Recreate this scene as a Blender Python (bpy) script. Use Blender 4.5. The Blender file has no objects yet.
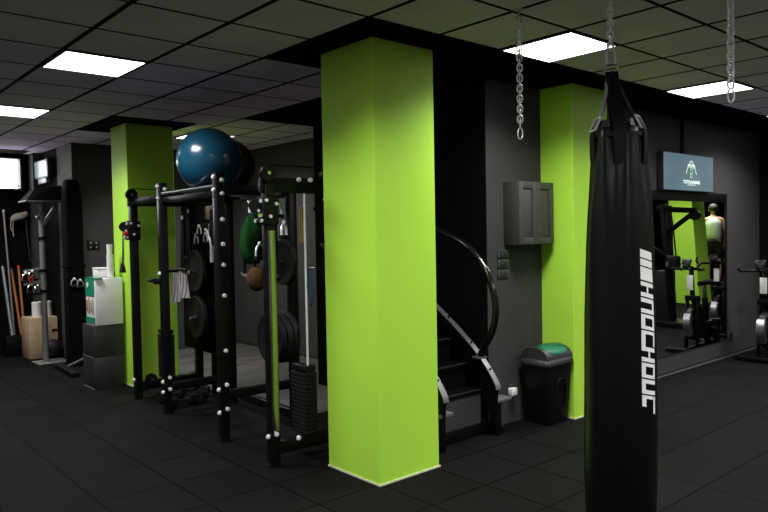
import bpy, bmesh, math, random
from mathutils import Vector, Matrix
random.seed(7)
PI = math.pi
SC = bpy.context.scene
COL = SC.collection
H = 2.976                     # ceiling height

# ------------------------------------------------------------------ camera
cam_d = bpy.data.cameras.new('camera')
cam = bpy.data.objects.new('camera', cam_d); COL.objects.link(cam)
yaw, pitch, roll = math.radians(48.88380858), math.radians(-1.88024134), math.radians(-1.03131584)
CF = Vector((math.cos(pitch)*math.cos(yaw), math.cos(pitch)*math.sin(yaw), math.sin(pitch)))
r0 = Vector((math.sin(yaw), -math.cos(yaw), 0)); u0 = r0.cross(CF)
CR = math.cos(roll)*r0 + math.sin(roll)*u0
CU = -math.sin(roll)*r0 + math.cos(roll)*u0
M = Matrix((CR, CU, -CF)).transposed().to_4x4()
M.translation = Vector((-0.9028, -3.7918, 1.6848))
cam.matrix_world = M
cam_d.sensor_width = 36; cam_d.lens = 32.4736; cam_d.clip_start = .05; cam_d.clip_end = 100
SC.camera = cam

# ------------------------------------------------------------------ materials
def new_mat(name):
    m = bpy.data.materials.new(name); m.use_nodes = True
    nt = m.node_tree; b = nt.nodes['Principled BSDF']
    return m, nt, b

def pmat(name, col, rough=.5, metal=0., noise=.12, scale=30., bump=0., bscale=None, spec=.5, coat=0.):
    """principled with a little procedural tone variation and bump"""
    m, nt, b = new_mat(name)
    N, L = nt.nodes, nt.links
    tc = N.new('ShaderNodeTexCoord')
    nz = N.new('ShaderNodeTexNoise'); nz.inputs['Scale'].default_value = scale; nz.inputs['Detail'].default_value = 4
    L.new(tc.outputs['Object'], nz.inputs['Vector'])
    mr = N.new('ShaderNodeMapRange'); mr.inputs['To Min'].default_value = 1-noise; mr.inputs['To Max'].default_value = 1+noise
    L.new(nz.outputs['Fac'], mr.inputs['Value'])
    mx = N.new('ShaderNodeVectorMath'); mx.operation = 'SCALE'; mx.inputs[0].default_value = col
    L.new(mr.outputs[0], mx.inputs['Scale']); L.new(mx.outputs[0], b.inputs['Base Color'])
    b.inputs['Roughness'].default_value = rough; b.inputs['Metallic'].default_value = metal
    b.inputs['Specular IOR Level'].default_value = spec; b.inputs['Coat Weight'].default_value = coat
    if bump:
        n2 = N.new('ShaderNodeTexNoise'); n2.inputs['Scale'].default_value = bscale or scale*4; n2.inputs['Detail'].default_value = 3
        L.new(tc.outputs['Object'], n2.inputs['Vector'])
        bp = N.new('ShaderNodeBump'); bp.inputs['Strength'].default_value = bump; bp.inputs['Distance'].default_value = .01
        L.new(n2.outputs['Fac'], bp.inputs['Height']); L.new(bp.outputs[0], b.inputs['Normal'])
    return m

def emit(name, col, s):
    m, nt, b = new_mat(name)
    b.inputs['Base Color'].default_value = (.8, .8, .8, 1)
    b.inputs['Emission Color'].default_value = (*col, 1); b.inputs['Emission Strength'].default_value = s
    return m

def grid_mat(name, base, line, px, py, wx, wy, ox, oy, rough, tint, speck=0., speckscale=300, bump=.2, spec=.4):
    """tiles of px by py metres with seams wx, wy wide; per-tile tint"""
    m, nt, b = new_mat(name)
    N, L = nt.nodes, nt.links
    tc = N.new('ShaderNodeTexCoord'); sp = N.new('ShaderNodeSeparateXYZ'); L.new(tc.outputs['Object'], sp.inputs[0])
    def mth(op, a, bb=None, c=None):
        n = N.new('ShaderNodeMath'); n.operation = op
        for i, v in enumerate((a, bb, c)):
            if v is None: continue
            if isinstance(v, (int, float)): n.inputs[i].default_value = v
            else: L.new(v, n.inputs[i])
        return n.outputs[0]
    masks, cells = [], []
    for ax, p, w, o in (('X', px, wx, ox), ('Y', py, wy, oy)):
        s = mth('DIVIDE', mth('SUBTRACT', sp.outputs[ax], o), p)
        cells.append(mth('FLOOR', s))
        fr = mth('FRACT', s)
        dd = mth('MULTIPLY', mth('MINIMUM', fr, mth('SUBTRACT', 1., fr)), p)
        masks.append(mth('LESS_THAN', dd, w/2))
    seam = mth('MAXIMUM', masks[0], masks[1])
    cb = N.new('ShaderNodeCombineXYZ'); L.new(cells[0], cb.inputs[0]); L.new(cells[1], cb.inputs[1])
    wn = N.new('ShaderNodeTexWhiteNoise'); wn.noise_dimensions = '3D'; L.new(cb.outputs[0], wn.inputs['Vector'])
    tv = mth('MULTIPLY_ADD', wn.outputs['Value'], 2*tint, 1-tint)
    nz = N.new('ShaderNodeTexNoise'); nz.inputs['Scale'].default_value = speckscale; nz.inputs['Detail'].default_value = 2
    L.new(tc.outputs['Object'], nz.inputs['Vector'])
    n3 = N.new('ShaderNodeTexNoise'); n3.inputs['Scale'].default_value = 1.7; n3.inputs['Detail'].default_value = 5
    L.new(tc.outputs['Object'], n3.inputs['Vector'])
    tv = mth('MULTIPLY', tv, mth('MULTIPLY_ADD', nz.outputs['Fac'], 2*speck, 1-speck))
    tv = mth('MULTIPLY', tv, mth('MULTIPLY_ADD', n3.outputs['Fac'], .5, .75))
    sc = N.new('ShaderNodeVectorMath'); sc.operation = 'SCALE'; sc.inputs[0].default_value = base; L.new(tv, sc.inputs['Scale'])
    mx = N.new('ShaderNodeMix'); mx.data_type = 'RGBA'; L.new(seam, mx.inputs['Factor'])
    L.new(sc.outputs[0], mx.inputs[6]); mx.inputs[7].default_value = (*line, 1)
    L.new(mx.outputs[2], b.inputs['Base Color'])
    b.inputs['Roughness'].default_value = rough; b.inputs['Specular IOR Level'].default_value = spec
    hgt = mth('MULTIPLY_ADD', seam, -1., nz.outputs['Fac'])
    bp = N.new('ShaderNodeBump'); bp.inputs['Strength'].default_value = bump; bp.inputs['Distance'].default_value = .004
    L.new(hgt, bp.inputs['Height']); L.new(bp.outputs[0], b.inputs['Normal'])
    return m

M_ = {}
M_['floor'] = grid_mat('rubber tile', (.0049, .0047, .0046), (.0005, .0005, .0005), .5, .5, .017, .017, .08, .213, .75, .2, .5, 160, .3, .05)
M_['ceil'] = grid_mat('mineral ceiling tile', (.90, .73, 1.0), (.003, .003, .003), .6, .6, .036, .028, 0, 0, .9, .04, .05, 400, .05, .1)  # lilac tint in the tile colour offsets green bounce light from the pillars
M_['wood'] = grid_mat('grey plank vinyl', (.070, .066, .063), (.025, .025, .025), 1.2, .16, .004, .004, .1, .02, .5, .3, .2, 40, .1, .4)
M_['green'] = pmat('lime green paint', (.415, .74, .065), .5, 0, .05, 2.5, .05, 60, .12)
M_['grey_wall'] = pmat('charcoal wall paint', (.046, .0448, .0452), .65, 0, .08, 3, .08, 90, .2)
M_['black_wall'] = pmat('black wall paint', (.004, .004, .004), .85, 0, .1, 3, .03, 90, .04)
M_['soffit'] = pmat('matt black ceiling paint', (.006, .006, .006), .95, 0, .1, 3, 0, None, .02)
M_['skirt'] = pmat('black skirting', (.03, .03, .03), .35, 0, .05, 10)
M_['chalk'] = pmat('pale sealant line', (.55, .58, .42), .6, 0, .3, 40)
M_['black'] = pmat('black powder coat', (.0028, .0028, .003), .36, .0, .2, 25, .04, 300, .2)
M_['upright'] = pmat('dark powder coated upright', (.006, .006, .0065), .32, .1, .2, 18, .03, 200, .3)
M_['gloss'] = pmat('gloss black enamel', (.004, .004, .0042), .16, 0, .05, 10, 0, None, .5)
M_['plastic'] = pmat('black plastic', (.004, .004, .0043), .42, 0, .15, 20, .05, 250, .25)
M_['rubber'] = pmat('black rubber', (.007, .007, .0072), .6, 0, .2, 40, .08, 200, .2)
M_['chrome'] = pmat('chrome', (.75, .75, .76), .16, 1, .05, 10)
M_['zinc'] = pmat('bright zinc', (.90, .90, .91), .34, .35, .06, 30)
M_['steel'] = pmat('brushed steel', (.55, .55, .56), .28, 1, .1, 40)
M_['polish'] = pmat('polished metal face', (.42, .42, .42), .22, 1, .05, 10)
M_['galv'] = pmat('galvanised tube', (.26, .265, .27), .42, .6, .2, 25)
M_['grey_metal'] = pmat('grey steel band', (.19, .19, .20), .4, .5, .1, 20)
M_['leather'] = pmat('black leather', (.0022, .0022, .0024), .36, 0, .15, 14, .06, 60, .30)
M_['webbing'] = pmat('black webbing', (.006, .006, .0065), .55, 0, .2, 60, .2, 500, .2)
M_['white_print'] = pmat('white print', (.82, .82, .82), .5, 0, .04, 40)
M_['ball'] = pmat('blue vinyl', (.006, .055, .098), .24, 0, .12, 3, .02, 40, .5, .2)
M_['red_ball'] = pmat('dark red vinyl', (.03, .004, .007), .4, 0, .12, 3)
M_['bin_green'] = pmat('green plastic flap', (.02, .25, .14), .3, 0, .08, 12)
M_['bin_grey'] = pmat('grey plastic lid', (.030, .030, .031), .36, 0, .1, 14)
M_['cab'] = pmat('dark grey cabinet', (.052, .050, .051), .45, 0, .08, 12, .04, 90)
M_['cab_side'] = pmat('near black cabinet carcass', (.03, .03, .03), .5, 0, .08, 12)
M_['white'] = pmat('white card', (.78, .78, .77), .6, 0, .05, 12)
M_['pedestal'] = pmat('dark grey laminate', (.022, .022, .023), .5, 0, .1, 15)
M_['ply'] = pmat('plywood', (.42, .30, .19), .6, 0, .25, 9)
M_['orange'] = pmat('orange stick', (.30, .10, .02), .5, 0, .15, 20)
M_['yellow'] = pmat('yellow latex', (.30, .20, .03), .5, 0, .15, 20)
M_['tan'] = pmat('tan strap', (.30, .19, .10), .6, 0, .15, 30)
M_['cream'] = pmat('cream cotton', (.30, .25, .20), .8, 0, .3, 60, .3, 150)
M_['blue'] = pmat('blue cord', (.02, .07, .16), .5, 0, .1, 20)
M_['red'] = pmat('red knob', (.5, .02, .015), .35, 0, .1, 20)
M_['greenbag'] = pmat('dark green mesh cloth', (.008, .046, .010), .9, 0, .6, 60, .5, 120, .03)
M_['camo'] = pmat('brown woven cord', (.06, .034, .016), .9, 0, .95, 50, .8, 90, .03)
M_['dark_curtain'] = pmat('black padding', (.0022, .0022, .0022), .85, 0, .1, 12, 0, None, .05)
M_['skin'] = pmat('skin', (.50, .29, .20), .55, 0, .06, 30)
M_['shirt'] = pmat('pale grey jersey', (.75, .75, .76), .85, 0, .1, 40)
M_['shorts'] = pmat('black jersey', (.010, .010, .011), .8, 0, .1, 40)
M_['hair'] = pmat('dark hair', (.018, .013, .010), .7, 0, .3, 80)
M_['tvback'] = pmat('black tv housing', (.010, .010, .010), .4, 0, .1, 10)
M_['socket'] = pmat('white plastic', (.75, .75, .74), .35, 0, .04, 10)
M_['switch'] = pmat('dark grey switch plate', (.05, .05, .052), .3, 0, .08, 10)
M_['panel_on'] = emit('lit diffuser', (1, .985, .96), 5.)
M_['window'] = emit('bright daylight', (.95, .98, 1), 6.)
M_['frame_white'] = pmat('dark frame', (.05, .05, .05), .5)

# upright with a row of punched holes on its faces
m = M_['upright']; nt = m.node_tree; N, L = nt.nodes, nt.links; b = N['Principled BSDF']
tc = N.new('ShaderNodeTexCoord'); sp = N.new('ShaderNodeSeparateXYZ'); L.new(tc.outputs['Generated'], sp.inputs[0])
def mth(op, a, bb=None, c=None):
    n = N.new('ShaderNodeMath'); n.operation = op
    for i, v in enumerate((a, bb, c)):
        if v is None: continue
        if isinstance(v, (int, float)): n.inputs[i].default_value = v
        else: L.new(v, n.inputs[i])
    return n.outputs[0]
zz = mth('MULTIPLY', mth('SUBTRACT', mth('FRACT', mth('MULTIPLY', sp.outputs['Z'], 30.)), .5), .0733)
ds = []
for ax in 'XY':
    h = mth('MULTIPLY', mth('SUBTRACT', sp.outputs[ax], .5), .074)
    ds.append(mth('SQRT', mth('ADD', mth('MULTIPLY', h, h), mth('MULTIPLY', zz, zz))))
hole = mth('LESS_THAN', mth('MINIMUM', ds[0], ds[1]), .010)
src = b.inputs['Base Color'].links[0].from_socket
mx = N.new('ShaderNodeMix'); mx.data_type = 'RGBA'; L.new(hole, mx.inputs['Factor']); L.new(src, mx.inputs[6]); mx.inputs[7].default_value = (.001, .001, .001, 1)
L.new(mx.outputs[2], b.inputs['Base Color'])
# mirror glass
m, nt, b = new_mat('mirror glass')
b.inputs['Base Color'].default_value = (.80, .83, .81, 1); b.inputs['Metallic'].default_value = 1; b.inputs['Roughness'].default_value = .015
M_['mirror'] = m
# towel with stripes
m, nt, b = new_mat('striped towel')
tc = nt.nodes.new('ShaderNodeTexCoord'); wv = nt.nodes.new('ShaderNodeTexWave'); wv.bands_direction = 'Y'; wv.inputs['Scale'].default_value = 7; wv.inputs['Distortion'].default_value = 1.2
cr = nt.nodes.new('ShaderNodeValToRGB'); e = cr.color_ramp.elements
e[0].color = (.20, .19, .22, 1); e[0].position = .10; e[1].color = (.62, .61, .61, 1); e[1].position = .35
e2 = cr.color_ramp.elements.new(.18); e2.color = (.34, .22, .22, 1)
nt.links.new(tc.outputs['Object'], wv.inputs[0]); nt.links.new(wv.outputs[0], cr.inputs[0]); nt.links.new(cr.outputs[0], b.inputs['Base Color']); b.inputs['Roughness'].default_value = .9
M_['towel'] = m
# perforated mesh
m, nt, b = new_mat('perforated steel')
tc = nt.nodes.new('ShaderNodeTexCoord'); vo = nt.nodes.new('ShaderNodeTexVoronoi'); vo.inputs['Scale'].default_value = 48; vo.inputs['Randomness'].default_value = 0.
cr = nt.nodes.new('ShaderNodeValToRGB'); e = cr.color_ramp.elements; e[0].position = .36; e[1].position = .42
e[0].color = (.006, .006, .006, 1); e[1].color = (.065, .065, .065, 1)
nt.links.new(tc.outputs['Object'], vo.inputs['Vector']); nt.links.new(vo.outputs['Distance'], cr.inputs[0]); nt.links.new(cr.outputs[0], b.inputs['Base Color'])
b.inputs['Roughness'].default_value = .45
M_['mesh'] = m
# screens
def screen_mat(name, c0, c1, s):
    m, nt, b = new_mat(name)
    tc = nt.nodes.new('ShaderNodeTexCoord'); nz = nt.nodes.new('ShaderNodeTexNoise'); nz.inputs['Scale'].default_value = 1.6
    cr = nt.nodes.new('ShaderNodeValToRGB'); cr.color_ramp.elements[0].color = (*c0, 1); cr.color_ramp.elements[1].color = (*c1, 1)
    cr.color_ramp.elements[0].position = .35; cr.color_ramp.elements[1].position = .65
    nt.links.new(tc.outputs['Object'], nz.inputs['Vector']); nt.links.new(nz.outputs['Fac'], cr.inputs[0])
    nt.links.new(cr.outputs[0], b.inputs['Emission Color']); b.inputs['Emission Strength'].default_value = s
    b.inputs['Base Color'].default_value = (.01, .01, .01, 1); b.inputs['Roughness'].default_value = .2
    return m
M_['tv_screen'] = screen_mat('blue grey picture', (.085, .145, .18), (.135, .205, .24), 1.)
M_['mon_screen'] = screen_mat('pale grey picture', (.20, .25, .26), (.34, .40, .40), 1.)
M_['logo_white'] = emit('white screen mark', (.75, .95, .85), .85)
M_['logo_green'] = emit('green screen mark', (.10, .62, .22), .6)

# ------------------------------------------------------------------ mesh helpers
ROOT = {}
class MB:
    def __init__(s): s.bm = bmesh.new()
    def box(s, lo, hi, bev=0., rot=None, seg=2, piv=None):
        c = [(a+b)/2 for a, b in zip(lo, hi)]; d = [max(abs(b-a), 1e-5) for a, b in zip(lo, hi)]
        r = bmesh.ops.create_cube(s.bm, size=1.)
        vs = r['verts']
        bmesh.ops.scale(s.bm, verts=vs, vec=d)
        if bev:
            es = list({e for v in vs for e in v.link_edges})
            g = bmesh.ops.bevel(s.bm, geom=es, offset=min(bev, min(d)*.45), segments=seg, affect='EDGES', profile=.5)
            vs = list({v for f in g['faces'] for v in f.verts} | {v for v in vs if v.is_valid})
        if rot is not None and piv is None: bmesh.ops.rotate(s.bm, verts=vs, cent=(0, 0, 0), matrix=rot)
        bmesh.ops.translate(s.bm, verts=vs, vec=c)
        if rot is not None and piv is not None: bmesh.ops.rotate(s.bm, verts=vs, cent=piv, matrix=rot)
        return s
    def cyl(s, a, b, r, r2=None, seg=16):
        a, b = Vector(a), Vector(b); d = b-a
        q = d.to_track_quat('Z', 'Y').to_matrix().to_4x4(); q.translation = (a+b)/2
        bmesh.ops.create_cone(s.bm, cap_ends=True, segments=seg, radius1=r, radius2=r if r2 is None else r2, depth=d.length, matrix=q)
        return s
    def bar(s, a, b, w, h, up=(0, 0, 1), bev=0.):
        """rectangular bar from a to b, w across, h along up"""
        a, b = Vector(a), Vector(b); d = (b-a); z = d.normalized(); x = Vector(up).cross(z)
        if x.length < 1e-4: x = Vector((1, 0, 0))
        x.normalize(); y = z.cross(x)
        vs = bmesh.ops.create_cube(s.bm, size=1.)['verts']
        bmesh.ops.scale(s.bm, verts=vs, vec=(w, h, d.length))
        if bev:
            es = list({e for v in vs for e in v.link_edges})
            g = bmesh.ops.bevel(s.bm, geom=es, offset=bev, segments=2, affect='EDGES', profile=.5)
            vs = list({v for f in g['faces'] for v in f.verts} | {v for v in vs if v.is_valid})
        m = Matrix((x, y, z)).transposed().to_4x4(); m.translation = (a+b)/2
        bmesh.ops.transform(s.bm, matrix=m, verts=vs)
        return s
    def sph(s, c, r, seg=32, rings=20, sc=(1, 1, 1)):
        m = Matrix.Translation(c) @ Matrix.Diagonal((*[r*k for k in sc], 1))
        bmesh.ops.create_uvsphere(s.bm, u_segments=seg, v_segments=rings, radius=1., matrix=m)
        return s
    def tube(s, pts, r, seg=10, closed=False, smooth=0, ry=None, up=None):
        P = [Vector(p) for p in pts]
        for _ in range(smooth):
            Q = []
            n = len(P)
            rng = range(n) if closed else range(n-1)
            if not closed: Q.append(P[0])
            for i in rng:
                a, b = P[i], P[(i+1) % n]
                Q += [a*.75+b*.25, a*.25+b*.75]
            if not closed: Q.append(P[-1])
            P = Q
        n = len(P); rings = []; px = None
        for i in range(n):
            t = (P[(i+1) % n]-P[i-1]) if closed else (P[min(i+1, n-1)]-P[max(i-1, 0)])
            t.normalize()
            if px is None:
                ref = Vector(up) if up else (Vector((0, 0, 1)) if abs(t.z) < .9 else Vector((1, 0, 0)))
                px = ref.cross(t).normalized()
            else:
                px = (px - t*px.dot(t)).normalized()
            if up: px = Vector(up).cross(t).normalized()
            py = t.cross(px)
            if isinstance(r, (list, tuple)):
                q = i/max(1, n-1)*(len(r)-1); i0 = min(int(q), len(r)-2); rr = r[i0]+(r[i0+1]-r[i0])*(q-i0)
            else: rr = r
            rings.append([s.bm.verts.new(P[i]+px*math.cos(2*PI*k/seg)*rr+py*math.sin(2*PI*k/seg)*(ry or rr)) for k in range(seg)])
        for i in range(n if closed else n-1):
            A, B = rings[i], rings[(i+1) % n]
            for k in range(seg):
                s.bm.faces.new((A[k], A[(k+1) % seg], B[(k+1) % seg], B[k]))
        if not closed:
            s.bm.faces.new(list(reversed(rings[0]))); s.bm.faces.new(rings[-1])
        return s
    def lathe(s, prof, c=(0, 0, 0), axis=(0, 0, 1), seg=40, fn=None):
        """prof: (radius, height) pairs; fn(angle, h, r) -> radius"""
        q = Matrix.Identity(3) if tuple(axis) == (0, 0, 1) else Vector(axis).to_track_quat('Z', 'Y').to_matrix()
        c = Vector(c); rings = []
        for r, h in prof:
            if r < 1e-6: rings.append([s.bm.verts.new(c+q@Vector((0, 0, h)))]); continue
            ring = []
            for k in range(seg):
                a = 2*PI*k/seg; rr = fn(a, h, r) if fn else r
                ring.append(s.bm.verts.new(c+q@Vector((rr*math.cos(a), rr*math.sin(a), h))))
            rings.append(ring)
        for A, B in zip(rings, rings[1:]):
            for k in range(seg):
                k2 = (k+1) % seg
                if len(A) == 1 and len(B) == 1: continue
                if len(A) == 1: s.bm.faces.new((A[0], B[k2], B[k]))
                elif len(B) == 1: s.bm.faces.new((A[k], A[k2], B[0]))
                else: s.bm.faces.new((A[k], A[k2], B[k2], B[k]))
        return s
    def prism(s, poly, z0, z1):
        A = [s.bm.verts.new((x, y, z0)) for x, y in poly]; B = [s.bm.verts.new((x, y, z1)) for x, y in poly]
        s.bm.faces.new(list(reversed(A))); s.bm.faces.new(B); n = len(poly)
        for i in range(n): s.bm.faces.new((A[i], A[(i+1) % n], B[(i+1) % n], B[i]))
        return s
    def hexa(s, bot, top):
        A = [s.bm.verts.new(p) for p in bot]; B = [s.bm.verts.new(p) for p in top]; n = len(A)
        s.bm.faces.new(list(reversed(A))); s.bm.faces.new(B)
        for i in range(n): s.bm.faces.new((A[i], A[(i+1) % n], B[(i+1) % n], B[i]))
        return s

def origin_of(parent):
    while parent is not None:
        if parent.name in ROOT: return ROOT[parent.name]
        parent = parent.parent
    return None

def obj(name, mb, mat, parent=None, origin=None, smooth=True, ang=35):
    bm = mb.bm if isinstance(mb, MB) else mb
    bmesh.ops.recalc_face_normals(bm, faces=bm.faces)
    o0 = Vector(origin) if origin is not None else (origin_of(parent) if parent is not None else Vector((0, 0, 0)))
    bmesh.ops.translate(bm, verts=bm.verts, vec=-o0)
    me = bpy.data.meshes.new(name); bm.to_mesh(me); bm.free()
    me.materials.append(M_[mat])
    if smooth:
        me.polygons.foreach_set('use_smooth', [True]*len(me.polygons)); me.set_sharp_from_angle(angle=math.radians(ang))
    o = bpy.data.objects.new(name, me); COL.objects.link(o)
    if parent is not None: o.parent = parent
    else:
        o.location = o0; ROOT[o.name] = o0
    return o

def tag(o, label, cat, group=None, kind=None):
    o['label'] = label; o['category'] = cat
    if group: o['group'] = group
    if kind: o['kind'] = kind
    return o
def thing(name, label, cat, loc, group=None):
    o = bpy.data.objects.new(name, None); COL.objects.link(o); o.location = loc; o.empty_display_size = .1
    ROOT[o.name] = Vector(loc)
    return tag(o, label, cat, group)
def single(name, mb, mat, label, cat, loc, group=None):
    return tag(obj(name, mb, mat, None, loc), label, cat, group)
def struct(name, mb, mat, parent=None, label=None, cat=None):
    o = obj(name, mb, mat, parent)
    if parent is None:
        o['kind'] = 'structure'
        if label: o['label'] = label; o['category'] = cat
    return o
def copy_tree(o, parent=None):
    c = o.copy(); COL.objects.link(c)
    if parent is not None: c.parent = parent
    for ch in [x for x in bpy.data.objects if x.parent == o]: copy_tree(ch, c)
    return c

# ------------------------------------------------------------------ the room
struct('floor', MB().box((-6, -9, -.1), (19, 10, 0)), 'floor', label='black speckled rubber tile floor of the gym', cat='floor')
struct('floor_planks', MB().box((2.61, 1.5, 0.0), (4.5, 5.98, .006)), 'wood', label='grey plank floor strip behind the black rig', cat='floor')
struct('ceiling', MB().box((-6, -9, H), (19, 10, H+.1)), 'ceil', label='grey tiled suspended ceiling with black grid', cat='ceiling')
# black painted soffits between the pillars and over the stairwell
def soffit(n, x0, y0, x1, y1): struct(n, MB().box((x0, y0, H-.006), (x1, y1, H)), 'soffit')
soffit('ceiling_beam', 1.8, -.6, 19, .6)
soffit('ceiling_beam', 3.0, .6, 4.6, 3.0)
soffit('ceiling_beam', 1.8, 3.6, 2.75, 4.8)
soffit('ceiling_beam', -6, 7.2, 1.9, 7.75)

# pillars
def pillar(x0, y0, x1, y1, label, strip=True):
    p = struct('pillar', MB().box((x0, y0, 0), (x1, y1, H-.006), .006, seg=1), 'green', label=label, cat='pillar')
    ROOT[p.name] = Vector((0, 0, 0))
    s = MB()
    s.box((x0-.006, y0-.006, 0), (x1+.006, y0, .012)); s.box((x0-.006, y0, 0), (x0, y1, .012))
    obj('sealant_strip', s, 'chalk', p)
pillar(2.055, -.322, 2.62, .25, 'wide lime green square pillar in the middle of the room')
pillar(4.372, -.29, 4.94, .06, 'lime green pillar behind the black punching bag')
pillar(2.06, 3.95, 2.61, 4.42, 'lime green pillar at the left behind the cable rack')

# walls
struct('wall_right', MB().box((3.61, .05, 0), (19, .25, H)), 'grey_wall', label='charcoal grey wall with the mirror and cabinet', cat='wall')
struct('wall_stair', MB().box((3.605, .052, 0), (3.75, 2.53, H)), 'black_wall', label='black wall beside the spiral stair', cat='wall')
struct('wall_end', MB().box((9.42, -.22, 0), (9.8, .05, H)), 'black_wall', label='added wall pier past the exercise bike, black in place of shade', cat='wall')  # pier added in black to stand in for shade at the wall's end
struct('wall_back', MB().box((4.5, .25, 0), (4.7, 6.0, H)), 'grey_wall', label='dark grey wall behind the rack', cat='wall')
struct('wall_left_return', MB().box((2.1, 6.65, 0), (2.6, 7.7, H)), 'black_wall', label='black wall face behind the small monitor', cat='wall')
struct('wall_corner', MB().box((1.99, 7.45, 0), (2.1, 7.7, H)), 'grey_wall', label='narrow grey pier beside the high window', cat='wall')
struct('wall_left', MB().box((2.1, 6.0, 0), (4.7, 6.65, H)), 'grey_wall', label='dark grey wall block left of the green pillar', cat='wall')
# far left wall with an opening for the window
wf = MB()
wf.box((-6, 7.7, 0), (4.7, 7.9, 2.43)); wf.box((-6, 7.7, 2.92), (4.7, 7.9, H)); wf.box((1.90, 7.7, 2.43), (4.7, 7.9, 2.92)); wf.box((-6, 7.7, 2.43), (.3, 7.9, 2.92))
struct('wall_far', wf, 'black_wall', label='black far wall under the high window', cat='wall')
w = MB(); w.box((.3, 7.86, 2.43), (1.90, 7.88, 2.92))
win = struct('window_1', w, 'window', label='bright white high window in the far left corner', cat='window')
ROOT[win.name] = Vector((0, 0, 0))
f = MB()
for a, b_ in (((.3, 7.69, 2.43), (1.90, 7.86, 2.455)), ((.3, 7.69, 2.90), (1.90, 7.86, 2.92)), ((1.875, 7.69, 2.455), (1.90, 7.86, 2.90)), ((.3, 7.69, 2.455), (.325, 7.86, 2.90))): f.box(a, b_)
obj('window_frame', f, 'frame_white', win)
f = MB(); f.box((.325, 7.84, 2.50), (1.875, 7.86, 2.515)); obj('glazing_bar', f, 'frame_white', win)
# skirtings
struct('baseboard_right', MB().box((4.95, .035, 0), (9.42, .05, .05), .004), 'skirt')
struct('trim_1', MB().box((4.95, .026, 0), (9.42, .036, .007)), 'galv')
struct('baseboard_back', MB().box((4.485, 2.6, 0.006), (4.5, 6.0, .06), .004), 'skirt')

# ------------------------------------------------------------------ ceiling light panels
LAMP_W, SPREAD = 42., math.radians(140)      # prismatic panels throw most of their light downwards
def panel(ix, iy, label):
    x0, y0 = ix*.6+.016, iy*.6+.011; x1, y1 = (ix+1)*.6-.016, (iy+1)*.6-.011
    t = thing('ceiling_light', label, 'light', ((x0+x1)/2, (y0+y1)/2, H), 'square LED ceiling panels')
    obj('diffuser', MB().box((x0+.008, y0+.008, H-.008), (x1-.008, y1-.008, H-.004)), 'panel_on', t)
    f = MB()
    f.box((x0, y0, H-.010), (x1, y0+.008, H)); f.box((x0, y1-.008, H-.010), (x1, y1, H)); f.box((x0, y0+.008, H-.010), (x0+.008, y1-.008, H)); f.box((x1-.008, y0+.008, H-.010), (x1, y1-.008, H))
    obj('frame', f, 'frame_white', t)
    ld = bpy.data.lights.new('panel_lamp', 'AREA'); ld.shape = 'SQUARE'; ld.size = .54; ld.energy = LAMP_W; ld.color = (1, .985, .96); ld.spread = SPREAD
    lo = bpy.data.objects.new('panel_lamp', ld); COL.objects.link(lo); lo.parent = t; lo.location = (0, 0, -.012)
panel(1, 2, 'square white light panel in the ceiling at upper left, nearest of the left row')
panel(1, 6, 'square white light panel at the left picture edge above the window side')
panel(1, 10, 'small far light panel at the left edge near the high window')
panel(5, 7, 'white light panel half hidden behind the blue exercise ball')
panel(5, -2, 'square white light panel between the first chain and the bag chain')
panel(9, -2, 'white light panel behind the end of the rightmost chain')
panel(13, -2, 'narrow sliver of light panel at the right edge above the screen')
for ix, iy in ((1, -2), (1, -6), (-3, -2), (1, -10), (5, -6), (5, -10), (9, -6), (9, -10), (13, -6), (17, -6), (21, -2), (21, -6), (25, -6)):  # unseen panels on the same spacing, added to brighten pillars and mirror view
    panel(ix, iy, 'square white ceiling panel out of view, carrying on the grid to add light')

# ------------------------------------------------------------------ chains and punching bag
def link_pts(c, ax, L=.030, wd=.0145):
    """stadium link centred c, hanging along z, lying in the plane of ax and z"""
    c = Vector(c); ax = Vector(ax); P = []
    h = L/2-.002
    for k in range(7):
        a = PI*k/6; P.append(c+ax*wd*math.cos(a)+Vector((0, 0, h+wd*math.sin(a)-wd*.3)))
    for k in range(7):
        a = PI+PI*k/6; P.append(c+ax*wd*math.cos(a)+Vector((0, 0, -h+wd*math.sin(a)+wd*.3)))
    return P
A1 = Vector((math.cos(-.85), math.sin(-.85), 0)); A2 = Vector((-A1.y, A1.x, 0))
def chain(x, y, z1, label, end_hook=True, twist=0.):
    t = thing('hanging_chain', label, 'chain', (x, y, H), 'chains hanging from the ceiling')
    mb = MB(); z = H-.07; i = 0
    while z > z1+.02:
        a = twist+.05*math.sin(i*.9)
        ax = (A1 if i % 2 else A2); ax = Matrix.Rotation(a, 3, 'Z') @ ax
        mb.tube(link_pts((x, y, z), ax), .0046, 6, True); z -= .0298; i += 1
    obj('links', mb, 'zinc', t)
    hk = MB(); hk.cyl((x, y, H-.004), (x, y, H), .03); hk.cyl((x, y, H-.035), (x, y, H-.004), .006)
    hk.tube([(x+.016*math.cos(a)*A1.x, y+.016*math.cos(a)*A1.y, H-.05+.016*math.sin(a)) for a in [2*PI*k/12 for k in range(12)]], .004, 6, True)
    obj('ceiling_hook', hk, 'steel', t)
    if end_hook:
        s = MB(); q = [(0, .012), (.013, -.005), (.014, -.045), (0, -.06), (-.014, -.045), (-.013, -.005)]
        s.tube([Vector((x, y, z))+A1*u+Vector((0, 0, v)) for u, v in q], .0042, 6, True, 1)
        obj('snap_hook', s, 'zinc', t)
    return t, z
chain(2.40, -1.245, 2.285, 'short steel chain with open end, left of the bag chain', True)
chain(2.40, -2.440, 2.315, 'steel chain hanging free near the right edge', True, .3)
BX, BY = 2.40, -1.875
t, zend = chain(BX, BY+.042, 2.60, 'steel chain that carries the black punching bag', False, 0.)
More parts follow.
